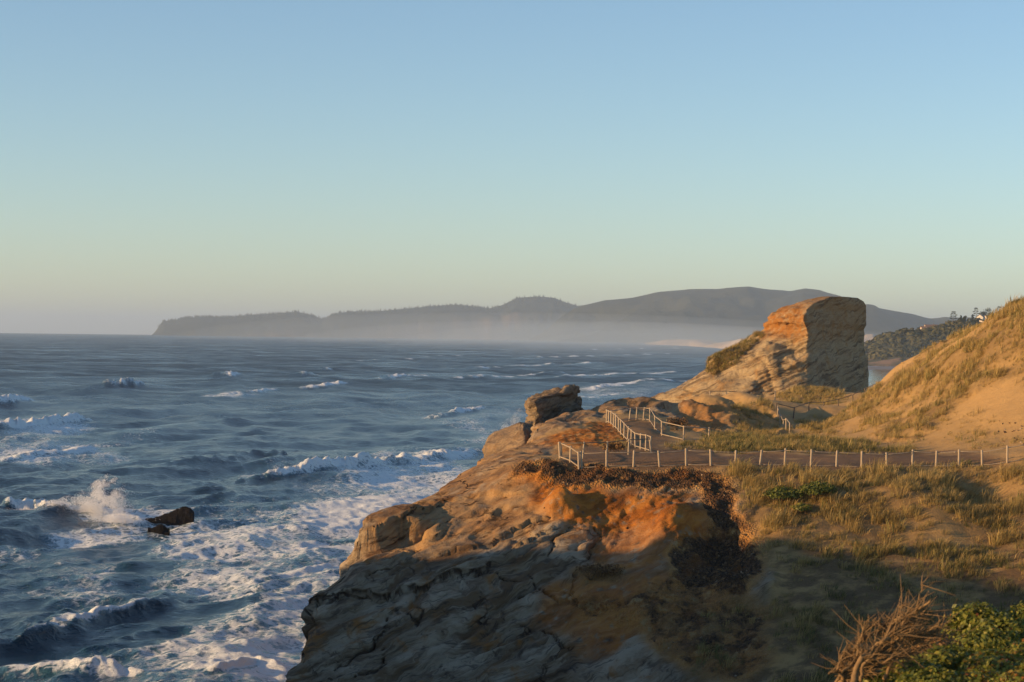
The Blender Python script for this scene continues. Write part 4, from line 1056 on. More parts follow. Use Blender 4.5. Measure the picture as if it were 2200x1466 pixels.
m = M('dark_bark'); MAT_BARK = m.done(m.bsdf(m.mix(m.noise(2, 4), (0.05, 0.035, 0.025), (0.11, 0.08, 0.055)), 0.95))
m = M('pine_needles'); MAT_NEED = m.done(m.bsdf(m.mix(m.attr('tint').outputs['Fac'], (0.010, 0.016, 0.009), (0.04, 0.048, 0.02)), 0.9))
def hill_tree(u, v_top, v_base, Y, spread, style, label, seed):
    tr = np.random.default_rng(seed)
    top, bs = W(u, v_top, Y), W(u, v_base, Y)
    h = top[2] - bs[2]
    e = empty('pine_tree', bs, label=label, cat='tree', group='trees on the hilltop')
    bg = Bag()
    lean = tr.uniform(-0.03, 0.06)
    pth = [(lean * h * t + 0.1 * math.sin(5 * t), 0, -1 + (h * 0.97 + 1) * t) for t in np.linspace(0, 1, 8)]
    bg.add(*tube(pth, np.linspace(0.04 * h * 0.6, 0.05, 8), 7))
    clumps = []
    if style == 'flat':
        for t in (0.42, 0.55, 0.68, 0.8, 0.92):
            for s_ in (-1, 1):
                L = spread * (1.05 - 0.75 * t) * tr.uniform(0.7, 1.2)
                z0 = h * t; end = (lean * h * t + s_ * L, tr.uniform(-1, 1), z0 + 0.3)
                bg.add(*tube([(lean * h * t, 0, z0 - 0.4), end], [0.12, 0.04], 5))
                clumps += [(end[0] * 0.75, end[1], z0 + 0.3, L * 0.55, 0.55)]
        clumps += [(lean * h, 0, h * 0.95, spread * 0.3, 0.7)]
    elif style == 'round':
        for k in range(9):
            a = tr.uniform(0, 6.28); r = spread * 0.55 * math.sqrt(tr.random()); z0 = h * tr.uniform(0.45, 0.85)
            clumps.append((r * math.cos(a), r * math.sin(a), z0, spread * 0.45, 1.6)); bg.add(*tube([(0, 0, h * 0.35), (r * math.cos(a), r * math.sin(a), z0)], [0.14, 0.05], 5))
    elif style == 'cone':
        for k in range(8):
            t = 0.2 + 0.75 * k / 7
            clumps.append((tr.uniform(-.5, .5), tr.uniform(-.5, .5), h * t, spread * (1.25 - t), h * 0.09))
    else:   # umbrella on bare trunk
        for k in range(8):
            a = tr.uniform(0, 6.28); r = spread * 0.7 * math.sqrt(tr.random()); z0 = h * tr.uniform(0.62, 0.95)
            clumps.append((r * math.cos(a), r * math.sin(a), z0, spread * 0.42, 0.9)); bg.add(*tube([(lean * h * .5, 0, h * 0.45), (r * math.cos(a), r * math.sin(a), z0)], [0.16, 0.05], 5))
    bg.build('trunk', MAT_BARK, e, True)
    V_, T_ = [], []
    for cx, cy, cz, r, th in clumps:
        for q in range(150):
            d = tr.normal(size=3); d *= tr.random() ** 0.4 / np.linalg.norm(d)
            c0 = np.array([cx, cy, cz]) + d * (r, r, th)
            aa = tr.normal(size=3); aa[2] *= 0.5; aa *= 0.32 / np.linalg.norm(aa); bb = tr.normal(size=3); bb *= 0.28 / np.linalg.norm(bb)
            V_ += [c0 + aa, c0 - aa * .6 + bb, c0 - aa * .6 - bb]; T_ += [tr.random()] * 3
    V_ = np.array(V_)
    mesh_obj('crown', V_, np.arange(len(V_)).reshape(-1, 3), MAT_NEED, e, False, {'tint': ('POINT', np.array(T_))})
hill_tree(2047, 669, 696, 2300, 6.2, 'flat', 'lone wind-shaped pine with flat tiers left of the hilltop houses', 31)
hill_tree(2064, 678, 694, 2300, 3.0, 'cone', 'small conifer just right of the lone flat-tiered pine', 32)
hill_tree(2073, 678, 694, 2310, 3.2, 'round', 'small round tree right of the small conifer', 33)
hill_tree(2089, 676, 693, 2320, 2.7, 'cone', 'little pointed conifer left of the white gabled house', 34)
hill_tree(2097, 661, 691, 2350, 5.4, 'flat', 'tall dark pine against the left side of the white gabled house', 35)
hill_tree(2113, 664, 690, 2395, 6.8, 'round', 'round dark tree rising behind the white gabled house', 36)
hill_tree(2126, 659, 690, 2400, 8.1, 'round', 'broadest round dark tree crowning the hilltop behind the houses', 37)
hill_tree(2146, 658, 692, 2360, 5.4, 'flat', 'dark pine between the broad round tree and the bare-trunked pine', 38)
hill_tree(2165, 657, 690, 2350, 5.7, 'umbrella', 'tall pine with bare trunk and flat umbrella crown above the low pale house', 39)
hill_tree(2133, 679, 699, 2300, 5.4, 'round', 'low dark bushy tree under the pale house on the hill', 40)

# ------------------------------------------------------------------ fences
m = M('weathered_wood')
g_ = m.noise(6.0, 4, 0.6, m.scale(m.pos, (3, 3, 0.5)))
MAT_WOOD = m.done(m.bsdf(m.mix(g_, (0.27, 0.21, 0.145), (0.50, 0.41, 0.30)), 0.85, m.bump(g_, 0.4, 0.02)))
m = M('grey_rail_wood')
g_ = m.noise(6.0, 4, 0.6)
MAT_RAIL = m.done(m.bsdf(m.mix(g_, (0.24, 0.19, 0.135), (0.42, 0.345, 0.26)), 0.85))
m = M('dark_wood'); MAT_DWOOD = m.done(m.bsdf(m.mix(m.noise(5), (0.11, 0.085, 0.06), (0.20, 0.16, 0.12)), 0.9))
_post_mesh = {}
def post_mesh(mat, r):
    key = (mat.name, round(r, 3))
    if key not in _post_mesh:
        v, f = tube([(0, 0, -0.4), (0, 0, 0.3), (0.005, 0, 0.7), (0, 0, 0.96), (0, 0, 1.0)], [r, r * 1.02, r * 0.97, r, r * 0.7], 9)
        me = bpy.data.meshes.new('post'); me.from_pydata([tuple(p) for p in v], [], f); me.materials.append(mat)
        for p in me.polygons: p.use_smooth = len(p.vertices) == 4
        _post_mesh[key] = me
    return _post_mesh[key]
fr = np.random.default_rng(77)
def fence(label, posts, h=1.15, rails=(0.9,), r=0.07, rr=0.045, post_mat=MAT_WOOD, rail_mat=MAT_RAIL, sag=0.0, y0=95, closed=False, given=None):
    pts = given if given is not None else [ground(u, v, y0) for u, v in posts]
    pts = [np.array([p[0], p[1], surf_z(p[0], p[1])]) for p in pts]
    o0 = pts[0]
    e = empty('wooden_fence', o0, label=label, cat='fence', group='wooden fences along the headland path')
    tops = []
    for p in pts:
        o = bpy.data.objects.new('post', post_mesh(post_mat, r)); COL.objects.link(o); o.parent = e
        hh = h * fr.uniform(0.95, 1.06); tx, ty = fr.normal(0, 0.045, 2)
        o.location = tuple(p - o0); o.scale = (1, 1, hh); o.rotation_euler = (tx, ty, fr.uniform(0, 6))
        tops.append((p, np.array([math.sin(ty), -math.sin(tx), 1.0]) * hh))
    for (p, t), (q, s_) in zip(tops[:-1], tops[1:]):
        for k in rails:
            a = p + t * k - o0; b = q + s_ * k - o0
            mid = (a + b) / 2 - np.array([0, 0, sag])
            d = (b - a) / max(np.linalg.norm(b - a), 1e-6)
            pth = [a - d * 0.08] + [a * (1 - x) ** 2 + 2 * x * (1 - x) * (2 * mid - (a + b) / 2) + b * x * x for x in (0.25, 0.5, 0.75)] + [b + d * 0.08]
            v, f = tube(pth, rr, 7)
            mesh_obj('rail', v, f, rail_mat, e, True)
    return pts
front = [(1250, 1002), (1303, 1003), (1361, 1002), (1417, 1002), (1474, 1000), (1527, 1002), (1580, 1001), (1633, 1000), (1686, 1002), (1742, 1004), (1797, 1004), (1851, 1005), (1905, 1004), (1960, 1003), (2011, 1003), (2060, 1003), (2110, 1000), (2164, 994), (2215, 984), (2265, 975)]
G = lambda lst, ya, yb: [ground(u, v, ya, yb) for u, v in lst]
f1 = fence('long front fence of evenly spaced pale posts with a thin rail along the dirt path', None, 1.15, (0.88, 0.06), 0.075, 0.026, sag=0.03, given=G(front, 130, 141))
fence('short pale fence side with top and bottom rails at the corner of the lookout', None, 1.15, (0.9, 0.12), 0.075, 0.045, given=G([(1203, 985), (1225, 993)], 134, 148) + [f1[0] - (0.2, 0.1, 0)])
fence('rear lookout fence with one dark rail behind the front fence', None, 1.15, (0.92,), 0.06, 0.035, rail_mat=MAT_DWOOD, given=G([(1207, 984), (1252, 985), (1303, 980), (1350, 977), (1399, 974)], 139, 152))
stair = [(1303, 911), (1308, 912), (1313, 913), (1318, 917), (1323, 921), (1329, 927), (1334, 936), (1341, 944), (1348, 950), (1356, 957), (1365, 962), (1376, 966), (1387, 969), (1398, 973)]
yy_ = np.linspace(181, 149, len(stair))
fence('closely posted pale fence stepping down the orange knoll to the lookout', None, 1.2, (0.93, 0.12), 0.065, 0.04, given=[ground(u, v, y - 6, y + 6) for (u, v), y in zip(stair, yy_)])
loop = [(1310, 909), (1352, 904), (1367, 903), (1382, 904), (1396, 906), (1407, 921), (1422, 936), (1469, 948), (1523, 947)]
fence('curving fence round the top of the brown knoll and down to the grass', None, 1.2, (0.93, 0.1), 0.065, 0.04, given=[ground(u, v, y - 6, y + 6) for (u, v), y in zip(loop, [183, 185, 186, 186, 185, 176, 169, 163, 163])])
fence('short steep fence of pale posts beside the shaded hollow', None, 1.2, (0.92,), 0.07, 0.045, given=[ground(u, v, y - 8, y + 8) for (u, v), y in zip([(1670, 917), (1676, 925), (1682, 932), (1689, 938), (1697, 942)], [222, 216, 210, 204, 198])])
fence('far dark fence climbing left of the dune to its crest', None, 1.25, (0.93,), 0.07, 0.045, post_mat=MAT_DWOOD, rail_mat=MAT_DWOOD, given=[ground(u, v, y - 12, y + 12) for (u, v), y in zip([(1668, 917), (1704, 911), (1738, 894), (1769, 884), (1801, 877), (1831, 867), (1858, 855), (1886, 840), (1905, 836)], [228, 236, 244, 250, 256, 263, 268, 272, 276])])
fence('distant low fence at the foot of the pinnacle left of the grass mound', None, 1.25, (0.95,), 0.07, 0.04, post_mat=MAT_RAIL, rail_mat=MAT_DWOOD, given=[ground(u, v, 245, 275) for u, v in [(1525, 858), (1560, 862), (1612, 862), (1665, 857)]])

# ------------------------------------------------------------------ scattered cover
def scatter(name, pts, rot, scl, vid, variants, **kw):
    me = bpy.data.meshes.new(name); me.vertices.add(len(pts)); me.vertices.foreach_set('co', np.asarray(pts, np.float32).ravel())
    a = me.attributes.new('rot', 'FLOAT_VECTOR', 'POINT'); a.data.foreach_set('vector', np.asarray(rot, np.float32).ravel())
    a = me.attributes.new('scl', 'FLOAT_VECTOR', 'POINT'); a.data.foreach_set('vector', np.asarray(scl, np.float32).ravel())
    a = me.attributes.new('vid', 'INT', 'POINT'); a.data.foreach_set('value', np.asarray(vid, np.int32))
    o = bpy.data.objects.new(name, me); COL.objects.link(o)
    ng = bpy.data.node_groups.new(name, 'GeometryNodeTree')
    ng.interface.new_socket('Geometry', in_out='INPUT', socket_type='NodeSocketGeometry')
    ng.interface.new_socket('Geometry', in_out='OUTPUT', socket_type='NodeSocketGeometry')
    n = ng.nodes; l = ng.links
    gi, go, jn = n.new('NodeGroupInput'), n.new('NodeGroupOutput'), n.new('GeometryNodeJoinGeometry')
    def na(nm, t):
        q = n.new('GeometryNodeInputNamedAttribute'); q.data_type = t; q.inputs['Name'].default_value = nm
        return next(s_ for s_ in q.outputs if s_.enabled and s_.name == 'Attribute')
    r_, s_, v_ = na('rot', 'FLOAT_VECTOR'), na('scl', 'FLOAT_VECTOR'), na('vid', 'INT')
    for k, vo in enumerate(variants):
        oi = n.new('GeometryNodeObjectInfo'); oi.inputs['Object'].default_value = vo
        ip = n.new('GeometryNodeInstanceOnPoints')
        cm = n.new('FunctionNodeCompare'); cm.data_type = 'INT'; cm.operation = 'EQUAL'
        ia = [q for q in cm.inputs if q.enabled]
        l.new(v_, ia[0]); ia[1].default_value = k
        l.new(gi.outputs[0], ip.inputs['Points']); l.new(cm.outputs[0], ip.inputs['Selection'])
        l.new(oi.outputs['Geometry'], ip.inputs['Instance']); l.new(r_, ip.inputs['Rotation']); l.new(s_, ip.inputs['Scale'])
        l.new(ip.outputs[0], jn.inputs[0])
    l.new(jn.outputs[0], go.inputs[0])
    md = o.modifiers.new('scatter', 'NODES'); md.node_group = ng
    return set_props(o, **kw)

m = M('dune_grass')
rnd = m.n.new('ShaderNodeObjectInfo').outputs['Random']
gc = m.ramp(rnd, [(0.0, (0.25, 0.185, 0.06)), (0.35, (0.40, 0.285, 0.10)), (0.7, (0.50, 0.36, 0.14)), (0.9, (0.33, 0.26, 0.085)), (1.0, (0.20, 0.18, 0.06))])
gc = m.mix(m.attr('tint').outputs['Fac'], gc, (0.52, 0.385, 0.17))
MAT_GRASS = m.done(m.bsdf(gc, 0.8, None, 0.2))
m = M('green_dune_grass')
rnd = m.n.new('ShaderNodeObjectInfo').outputs['Random']
gc = m.ramp(rnd, [(0.0, (0.09, 0.095, 0.03)), (0.5, (0.16, 0.15, 0.05)), (1.0, (0.27, 0.225, 0.085))])
MAT_GGRASS = m.done(m.bsdf(gc, 0.8, None, 0.2))
def tuft_obj(name, nb, h, spread, wid, lean, mat, seed):
    tr = np.random.default_rng(seed)
    V_, F_, T_ = [], [], []
    for k in range(nb):
        a = tr.uniform(0, 6.283); r = spread * math.sqrt(tr.random()) * 0.5
        b = np.array([r * math.cos(a), r * math.sin(a), -0.05])
        hh = h * tr.uniform(0.5, 1.1)
        out = np.array([math.cos(a), math.sin(a), 0]) * hh * tr.uniform(0.1, 0.55) + np.array([lean * hh, 0, 0]) * tr.uniform(0.4, 1.4)
        w = wid * tr.uniform(0.7, 1.3); sd = np.array([-math.sin(a + .6), math.cos(a + .6), 0]) * w / 2
        mid = b + out * 0.35 + (0, 0, hh * 0.62); tip = b + out + (0, 0, hh * tr.uniform(0.75, 1.0))
        i = len(V_)
        V_ += [b - sd, b + sd, mid + sd * .8, mid - sd * .8, tip]
        F_ += [(i, i + 1, i + 2, i + 3), (i + 3, i + 2, i + 4)]; t_ = tr.random() * 0.6
        T_ += [t_ * .5, t_ * .5, t_, t_, t_]
    me = bpy.data.meshes.new(name); me.from_pydata([tuple(map(float, p)) for p in V_], [], F_); me.materials.append(mat)
    at = me.attributes.new('tint', 'FLOAT', 'POINT'); at.data.foreach_set('value', np.array(T_, np.float32))
    return bpy.data.objects.new(name, me)
TUFTS = [tuft_obj('grass_tuft', 16, 0.42, 0.50, 0.020, 0.55, MAT_GRASS, 1), tuft_obj('grass_tuft', 14, 0.30, 0.50, 0.020, 0.7, MAT_GRASS, 2),
         tuft_obj('grass_tuft', 20, 0.58, 0.5, 0.022, 0.4, MAT_GRASS, 3), tuft_obj('grass_tuft', 18, 0.40, 0.55, 0.024, 0.5, MAT_GGRASS, 4)]
gr = np.random.default_rng(12)
dXc = np.gradient(P[..., 0], axis=1); dYc = np.gradient(P[..., 1], axis=0)
area = np.abs(dXc * dYc)
Uv, Vv = project(P.reshape(-1, 3)); Uv = Uv.reshape(TX.shape); Vv = Vv.reshape(TX.shape)
vis = (Uv > -80) & (Uv < 2330) & (Vv < 1540)
dens = np.clip(grass, 0, 1) ** 1.2 * np.where(TY < 140, 15.0, np.where(TY < 215, 15.0, 9.0)) * vis
clump = fbm2(TX * 1.1, TY * 0.9, 4, 98, 0.7)
lam = dens * area * np.clip(0.95 + 1.1 * clump, 0.1, 2.2)
cnt = gr.poisson(np.clip(lam, 0, 30))
idx = np.repeat(np.arange(cnt.size), cnt.ravel())
pts = P.reshape(-1, 3)[idx] + np.c_[gr.uniform(-.5, .5, len(idx)) * dXc.ravel()[idx], gr.uniform(-.5, .5, len(idx)) * dYc.ravel()[idx], np.zeros(len(idx))]
Nf = grid_normals(P); Nf = Nf * np.sign(Nf[..., 2].mean()); Nf = Nf.reshape(-1, 3)[idx]
dz = -(Nf[:, 0] * (pts[:, 0] - P.reshape(-1, 3)[idx, 0]) + Nf[:, 1] * (pts[:, 1] - P.reshape(-1, 3)[idx, 1])) / np.maximum(Nf[:, 2], 0.3)
pts[:, 2] += np.clip(dz, -.3, .3)
sc_ = np.clip(gr.lognormal(-0.12, 0.38, len(idx)), 0.4, 2.1) * np.clip(1 + 0.5 * clump.ravel()[idx], 0.6, 1.5) * np.clip(0.55 + 0.6 * grass.ravel()[idx], 0.5, 1.2)
sc_ = sc_ * np.where(TY.ravel()[idx] > 141, 0.72, 0.82)
low = (Vv.ravel()[idx] > 1180) | g3.ravel()[idx]
vid = np.where(gr.random(len(idx)) < np.where(low, 0.55, 0.14), 3, gr.integers(0, 3, len(idx)))
rot = np.c_[gr.normal(0, .12, len(idx)), gr.normal(0, .12, len(idx)), gr.normal(0, 0.8, len(idx))]
# grass on the ramp of the pinnacle
pu_, pv2 = project(PIN.reshape(-1, 3)); pf = PIN.reshape(-1, 3)
pn_ = grid_normals(np.concatenate([PIN[:, -1:], PIN, PIN[:, :1]], 1))[:, 1:-1].reshape(-1, 3)
if ((pf - pf.mean(0)) * pn_).sum(-1).mean() < 0: pn_ = -pn_
onr = in_poly([(1516, 800), (1518, 772), (1545, 750), (1585, 735), (1630, 714), (1645, 722), (1612, 745), (1592, 765), (1570, 790), (1540, 806)], pu_ + 6 * fbm2(pf[:, 0], pf[:, 2], 3, 88), pv2) & (pf[:, 1] < 330)
k_ = np.flatnonzero(onr); k_ = gr.choice(k_, min(2600, 2 * len(k_)))
gp = pf[k_] + gr.normal(0, 0.08, (len(k_), 3))
pts = np.concatenate([pts, gp]); sc_ = np.concatenate([sc_, gr.uniform(0.6, 1.3, len(k_))]); vid = np.concatenate([vid, np.where(gr.random(len(k_)) < 0.6, 3, 2)])
rot = np.concatenate([rot, np.c_[gr.normal(0.3, .25, len(k_)), gr.normal(-0.3, .25, len(k_)), gr.normal(0, 1, len(k_))]])
scatter('dune_grass', pts, rot, np.c_[sc_, sc_, sc_], vid, TUFTS, kind='stuff', label='dry golden dune grass covering the slopes and the dune', cat='grass')
print('tufts', len(idx))

# gravel
m = M('dark_gravel')
rnd = m.n.new('ShaderNodeObjectInfo').outputs['Random']
MAT_GRAV = m.done(m.bsdf(m.ramp(rnd, [(0, (0.025, 0.017, 0.013)), (0.5, (0.075, 0.045, 0.028)), (0.8, (0.17, 0.095, 0.045)), (1.0, (0.36, 0.28, 0.20))]), 0.9))
def stone_obj(seed):
    tr = np.random.default_rng(seed)
    v = np.array([(1, 0, 0), (-1, 0, 0), (0, 1, 0), (0, -1, 0), (0, 0, .8), (0, 0, -.8), (.6, .6, .4), (-.6, -.5, .45)]) * tr.uniform(0.7, 1.2, (8, 3))
    f = [(0, 6, 4), (6, 2, 4), (2, 1, 4), (1, 7, 4), (7, 3, 4), (3, 0, 4), (2, 0, 5), (1, 2, 5), (3, 1, 5), (0, 3, 5), (0, 2, 6), (1, 3, 7)]
    me = bpy.data.meshes.new('stone'); me.from_pydata([tuple(map(float, p)) for p in v], [], f); me.materials.append(MAT_GRAV)
    return bpy.data.objects.new('stone', me)
STONES = [stone_obj(k) for k in range(3)]
lam = (scree ** 2 * 6 * sstep(-0.35, 0.5, fbm2(TX * 0.45, TY * 0.45, 4, 97) + scree * 0.4) + orange * (scree == 0) * 0.8) * area * vis * (TY < 145)
cnt = gr.poisson(np.clip(lam, 0, 20)); idx = np.repeat(np.arange(cnt.size), cnt.ravel())
pts = P.reshape(-1, 3)[idx] + np.c_[gr.uniform(-.5, .5, len(idx)) * dXc.ravel()[idx], gr.uniform(-.5, .5, len(idx)) * dYc.ravel()[idx], np.zeros(len(idx))]
sc_ = np.clip(gr.lognormal(-3.25, 0.6, len(idx)), 0.012, 0.22)
scatter('gravel', pts, gr.uniform(0, 6.28, (len(idx), 3)), np.c_[sc_, sc_ * gr.uniform(.7, 1.2, len(idx)), sc_ * .8], gr.integers(0, 3, len(idx)), STONES, kind='stuff', label='dark brown gravel and scree lying below the lookout', cat='gravel')
print('stones', len(idx))

# single dark stones on the sand slope at the right
for k in range(26):
    u, v = 2170 + gr.uniform(-25, 30), 935 + gr.uniform(-32, 34)
    if k % 5 == 4: u, v = 2040 + gr.uniform(-30, 110), 968 + gr.uniform(-6, 8)
    p = ground(u, v, 139)
    if k == 0:
        o = STONES[0].copy(); o.data = STONES[0].data.copy(); o.name = 'dark_stone'; COL.objects.link(o)
        proto = o
    else:
        o = link_copy(proto)
    s_ = gr.uniform(0.06, 0.13)
    o.location = (p[0], p[1], surf_z(p[0], p[1]) + s_ * 0.3); o.scale = (s_, s_, s_); o.rotation_euler = tuple(gr.uniform(0, 6, 3))
    set_props(o, 'small dark stone scattered on the bare sand slope behind the front fence', 'stone', 'dark stones on the sand slope')

# ------------------------------------------------------------------ shrubs
m = M('green_leaves')
MAT_LEAF = m.done(m.bsdf(m.ramp(m.attr('tint').outputs['Fac'], [(0, (0.035, 0.050, 0.012)), (0.45, (0.15, 0.18, 0.03)), (0.75, (0.31, 0.29, 0.05)), (0.9, (0.28, 0.22, 0.05)), (1.0, (0.30, 0.11, 0.03))]), 0.5, None, 0.35))
def leafy(mat, f):
    t = mat.node_tree; out = next(n for n in t.nodes if n.type == 'OUTPUT_MATERIAL'); src = out.inputs['Surface'].links[0].from_socket
    pb = next(n for n in t.nodes if n.type == 'BSDF_PRINCIPLED'); tr_ = t.nodes.new('ShaderNodeBsdfTranslucent'); mx_ = t.nodes.new('ShaderNodeMixShader')
    t.links.new(pb.inputs['Base Color'].links[0].from_socket, tr_.inputs[0]); mx_.inputs[0].default_value = f
    t.links.new(src, mx_.inputs[1]); t.links.new(tr_.outputs[0], mx_.inputs[2]); t.links.new(mx_.outputs[0], out.inputs['Surface'])
leafy(MAT_LEAF, 0.4); leafy(MAT_GRASS, 0.42); leafy(MAT_GGRASS, 0.3)
m = M('dry_wood'); gg = m.noise(14, 4, 0.6)
MAT_TWIG = m.done(m.bsdf(m.mix(gg, (0.10, 0.058, 0.026), (0.30, 0.20, 0.10)), 0.9, m.bump(gg, 0.4, 0.01)))
m = M('brown_leaves')
MAT_BLEAF = m.done(m.bsdf(m.ramp(m.attr('tint').outputs['Fac'], [(0, (0.10, 0.05, 0.02)), (0.6, (0.20, 0.11, 0.045)), (1.0, (0.28, 0.19, 0.08))]), 0.8))
def leaf_cloud(blobs, n, size, seed, tint=(0.2, 0.75), shell=0.35):
    tr = np.random.default_rng(seed)
    vol = np.array([b[3] * b[4] for b in blobs]); pick = tr.choice(len(blobs), n, p=vol / vol.sum())
    B = np.array(blobs)[pick]
    d = tr.normal(size=(n, 3)); d /= np.linalg.norm(d, axis=1, keepdims=True)
    d[:, 2] = np.where(d[:, 2] < -0.2, -d[:, 2], d[:, 2])
    rad = 1 - shell * tr.random(n) ** 1.5
    lump = 1 + 0.22 * fbm3(d[:, 0] * 3 + pick, d[:, 1] * 3, d[:, 2] * 3, 2, seed)
    c = B[:, :3] + d * (rad * lump)[:, None] * np.stack([B[:, 3], B[:, 3], B[:, 4]], 1)
    nrm = d + tr.normal(size=(n, 3)) * 0.6 + (0, 0, 0.3); nrm /= np.linalg.norm(nrm, axis=1, keepdims=True)
    a = np.cross(nrm, tr.normal(size=(n, 3))); a /= np.linalg.norm(a, axis=1, keepdims=True); b = np.cross(nrm, a)
    s_ = (size * tr.uniform(0.6, 1.3, n))[:, None]
    V_ = np.stack([c + a * s_, c + b * s_ * .55 + nrm * s_ * .12, c - a * s_, c - b * s_ * .55 + nrm * s_ * .12], 1).reshape(-1, 3)
    t = np.clip(tr.uniform(tint[0], tint[1], n) + (tr.random(n) < 0.06) * 0.3, 0, 1)
    return V_, np.arange(4 * n).reshape(-1, 4), np.repeat(t, 4)
def shrub(name, label, blobs, n, size, seed, mat=None, tint=(0.2, 0.75), stems=6, group=None, cat='shrub', ground_z=None, shell=0.35, stem_r=0.02):
    bl = np.array(blobs, float); base = np.array([bl[:, 0].mean(), bl[:, 1].mean(), (bl[:, 2] - bl[:, 4] * .3).min() if ground_z is None else ground_z])
    e = empty(name, base, label=label, cat=cat, group=group)
    bb = [(b[0] - base[0], b[1] - base[1], b[2] - base[2], b[3], b[4]) for b in blobs]
    V_, F_, T_ = leaf_cloud(bb, n, size, seed, tint, shell)
    mesh_obj('foliage', V_, F_, mat or MAT_LEAF, e, False, {'tint': ('POINT', T_)})
    tr = np.random.default_rng(seed + 99); bg = Bag()
    for b in bb:
        for k in range(stems):
            d = tr.normal(size=3); d[2] = abs(d[2]); d /= np.linalg.norm(d)
            end = np.array(b[:3]) + d * (b[3], b[3], b[4]) * tr.uniform(0.6, 1.0)
            st_ = np.array([b[0] * .8 + tr.normal(0, .05), b[1] * .8, -0.1])
            mid = (st_ + end) / 2 + tr.normal(0, 0.12, 3) * b[3]
            bg.add(*tube([st_, mid, end], [stem_r, stem_r * .7, stem_r * .25], 5))
    bg.build('stem', MAT_TWIG, e, True)
    return e
# two dense green bushes in the grass and a faint third
def mid_bush(u, v, wpx, hpx, label, seed, n, tint=(0.05, 0.6)):
    p = ground(u, v, 118); k = p[1] / F
    blobs = [(p[0] + (dx * wpx) * k, p[1] + dy, p[2] + dz * hpx * k, r * wpx * k, r * 1.0 * hpx * k) for dx, dy, dz, r in [(-.3, 0, .4, .32), (.0, .3, .5, .36), (.3, 0, .45, .32), (-.1, -.4, .35, .3), (.18, -.3, .4, .28)]]
    shrub('green_bush', label, blobs, n, 0.10, seed, tint=tint, stems=3, ground_z=p[2] - .1, shell=0.5)
mid_bush(1684, 1082, 74, 42, 'dense dark green bush, the left of a touching pair in the dry grass', 61, 1500)
mid_bush(1757, 1075, 66, 48, 'dense dark green bush, the right and higher of a pair in the dry grass', 62, 1500)
mid_bush(1722, 1104, 40, 26, 'small olive bush low in the grass just below the pair of green bushes', 63, 500, (0.4, 0.85))
# dark brush beside the lookout
for (u, v, w_, h_, lab, sd) in [(1318, 974, 44, 28, 'low brown dry bush between the two fences of the lookout', 64), (1455, 925, 46, 34, 'dark brown brush at the foot of the shaded mound beside the knoll', 65), (1290, 1240, 90, 34, 'dark wiry brush on the shaded slope below the pale rock slab', 66)]:
    p = ground(u, v, 100); k = p[1] / F
    blobs = [(p[0] + dx * w_ * k, p[1] + dy, p[2] + .35 * h_ * k, .28 * w_ * k, .5 * h_ * k) for dx, dy in [(-.3, 0), (0, .3), (.3, 0)]]
    shrub('dry_bush', lab, blobs, 900, 0.08, sd, MAT_BLEAF, (0, 0.7), 8, ground_z=p[2] - .1, shell=0.7, stem_r=0.025)
# foreground shrubs, bottom right
def fg(u, v, Y, rpx, hpx): 
    p = W(u, v, Y); k = Y / F
    return (p[0], p[1], p[2], rpx * k, hpx * k)
shrub('leafy_shrub', 'bright green leafy shrub with a rounded top at the right edge of the foreground', [fg(2100, 1345, 22, 62, 48), fg(2160, 1375, 21.5, 70, 52), fg(2215, 1360, 22, 70, 62), fg(2120, 1400, 21, 80, 50), fg(2060, 1368, 22, 40, 36)], 9000, 0.030, 71, tint=(0.1, 0.85), stems=10, stem_r=0.012, shell=0.45)
shrub('leafy_shrub', 'low green leafy shrub filling the bottom edge below the dead branches', [fg(1960, 1460, 18, 70, 44), fg(2040, 1440, 18.5, 80, 50), fg(1890, 1492, 17.5, 60, 40), fg(2010, 1490, 17, 90, 50)], 9000, 0.026, 72, tint=(0.05, 0.8), stems=8, stem_r=0.010, shell=0.45)
shrub('leafy_shrub', 'green and rust leafy shrub in the bottom right corner of the foreground', [fg(2150, 1450, 18, 90, 46), fg(2230, 1440, 18.5, 80, 60), fg(2100, 1490, 17, 90, 46), fg(2220, 1490, 16.5, 90, 50)], 9000, 0.027, 73, tint=(0.15, 1.0), stems=9, stem_r=0.010, shell=0.45)
shrub('dry_bush', 'tangle of brown dead twigs between the dead branches and the green shrub', [fg(2010, 1395, 20, 55, 36), fg(1960, 1425, 19, 45, 30)], 1500, 0.022, 74, MAT_BLEAF, (0.2, 1.0), 70, stem_r=0.006, shell=0.8)

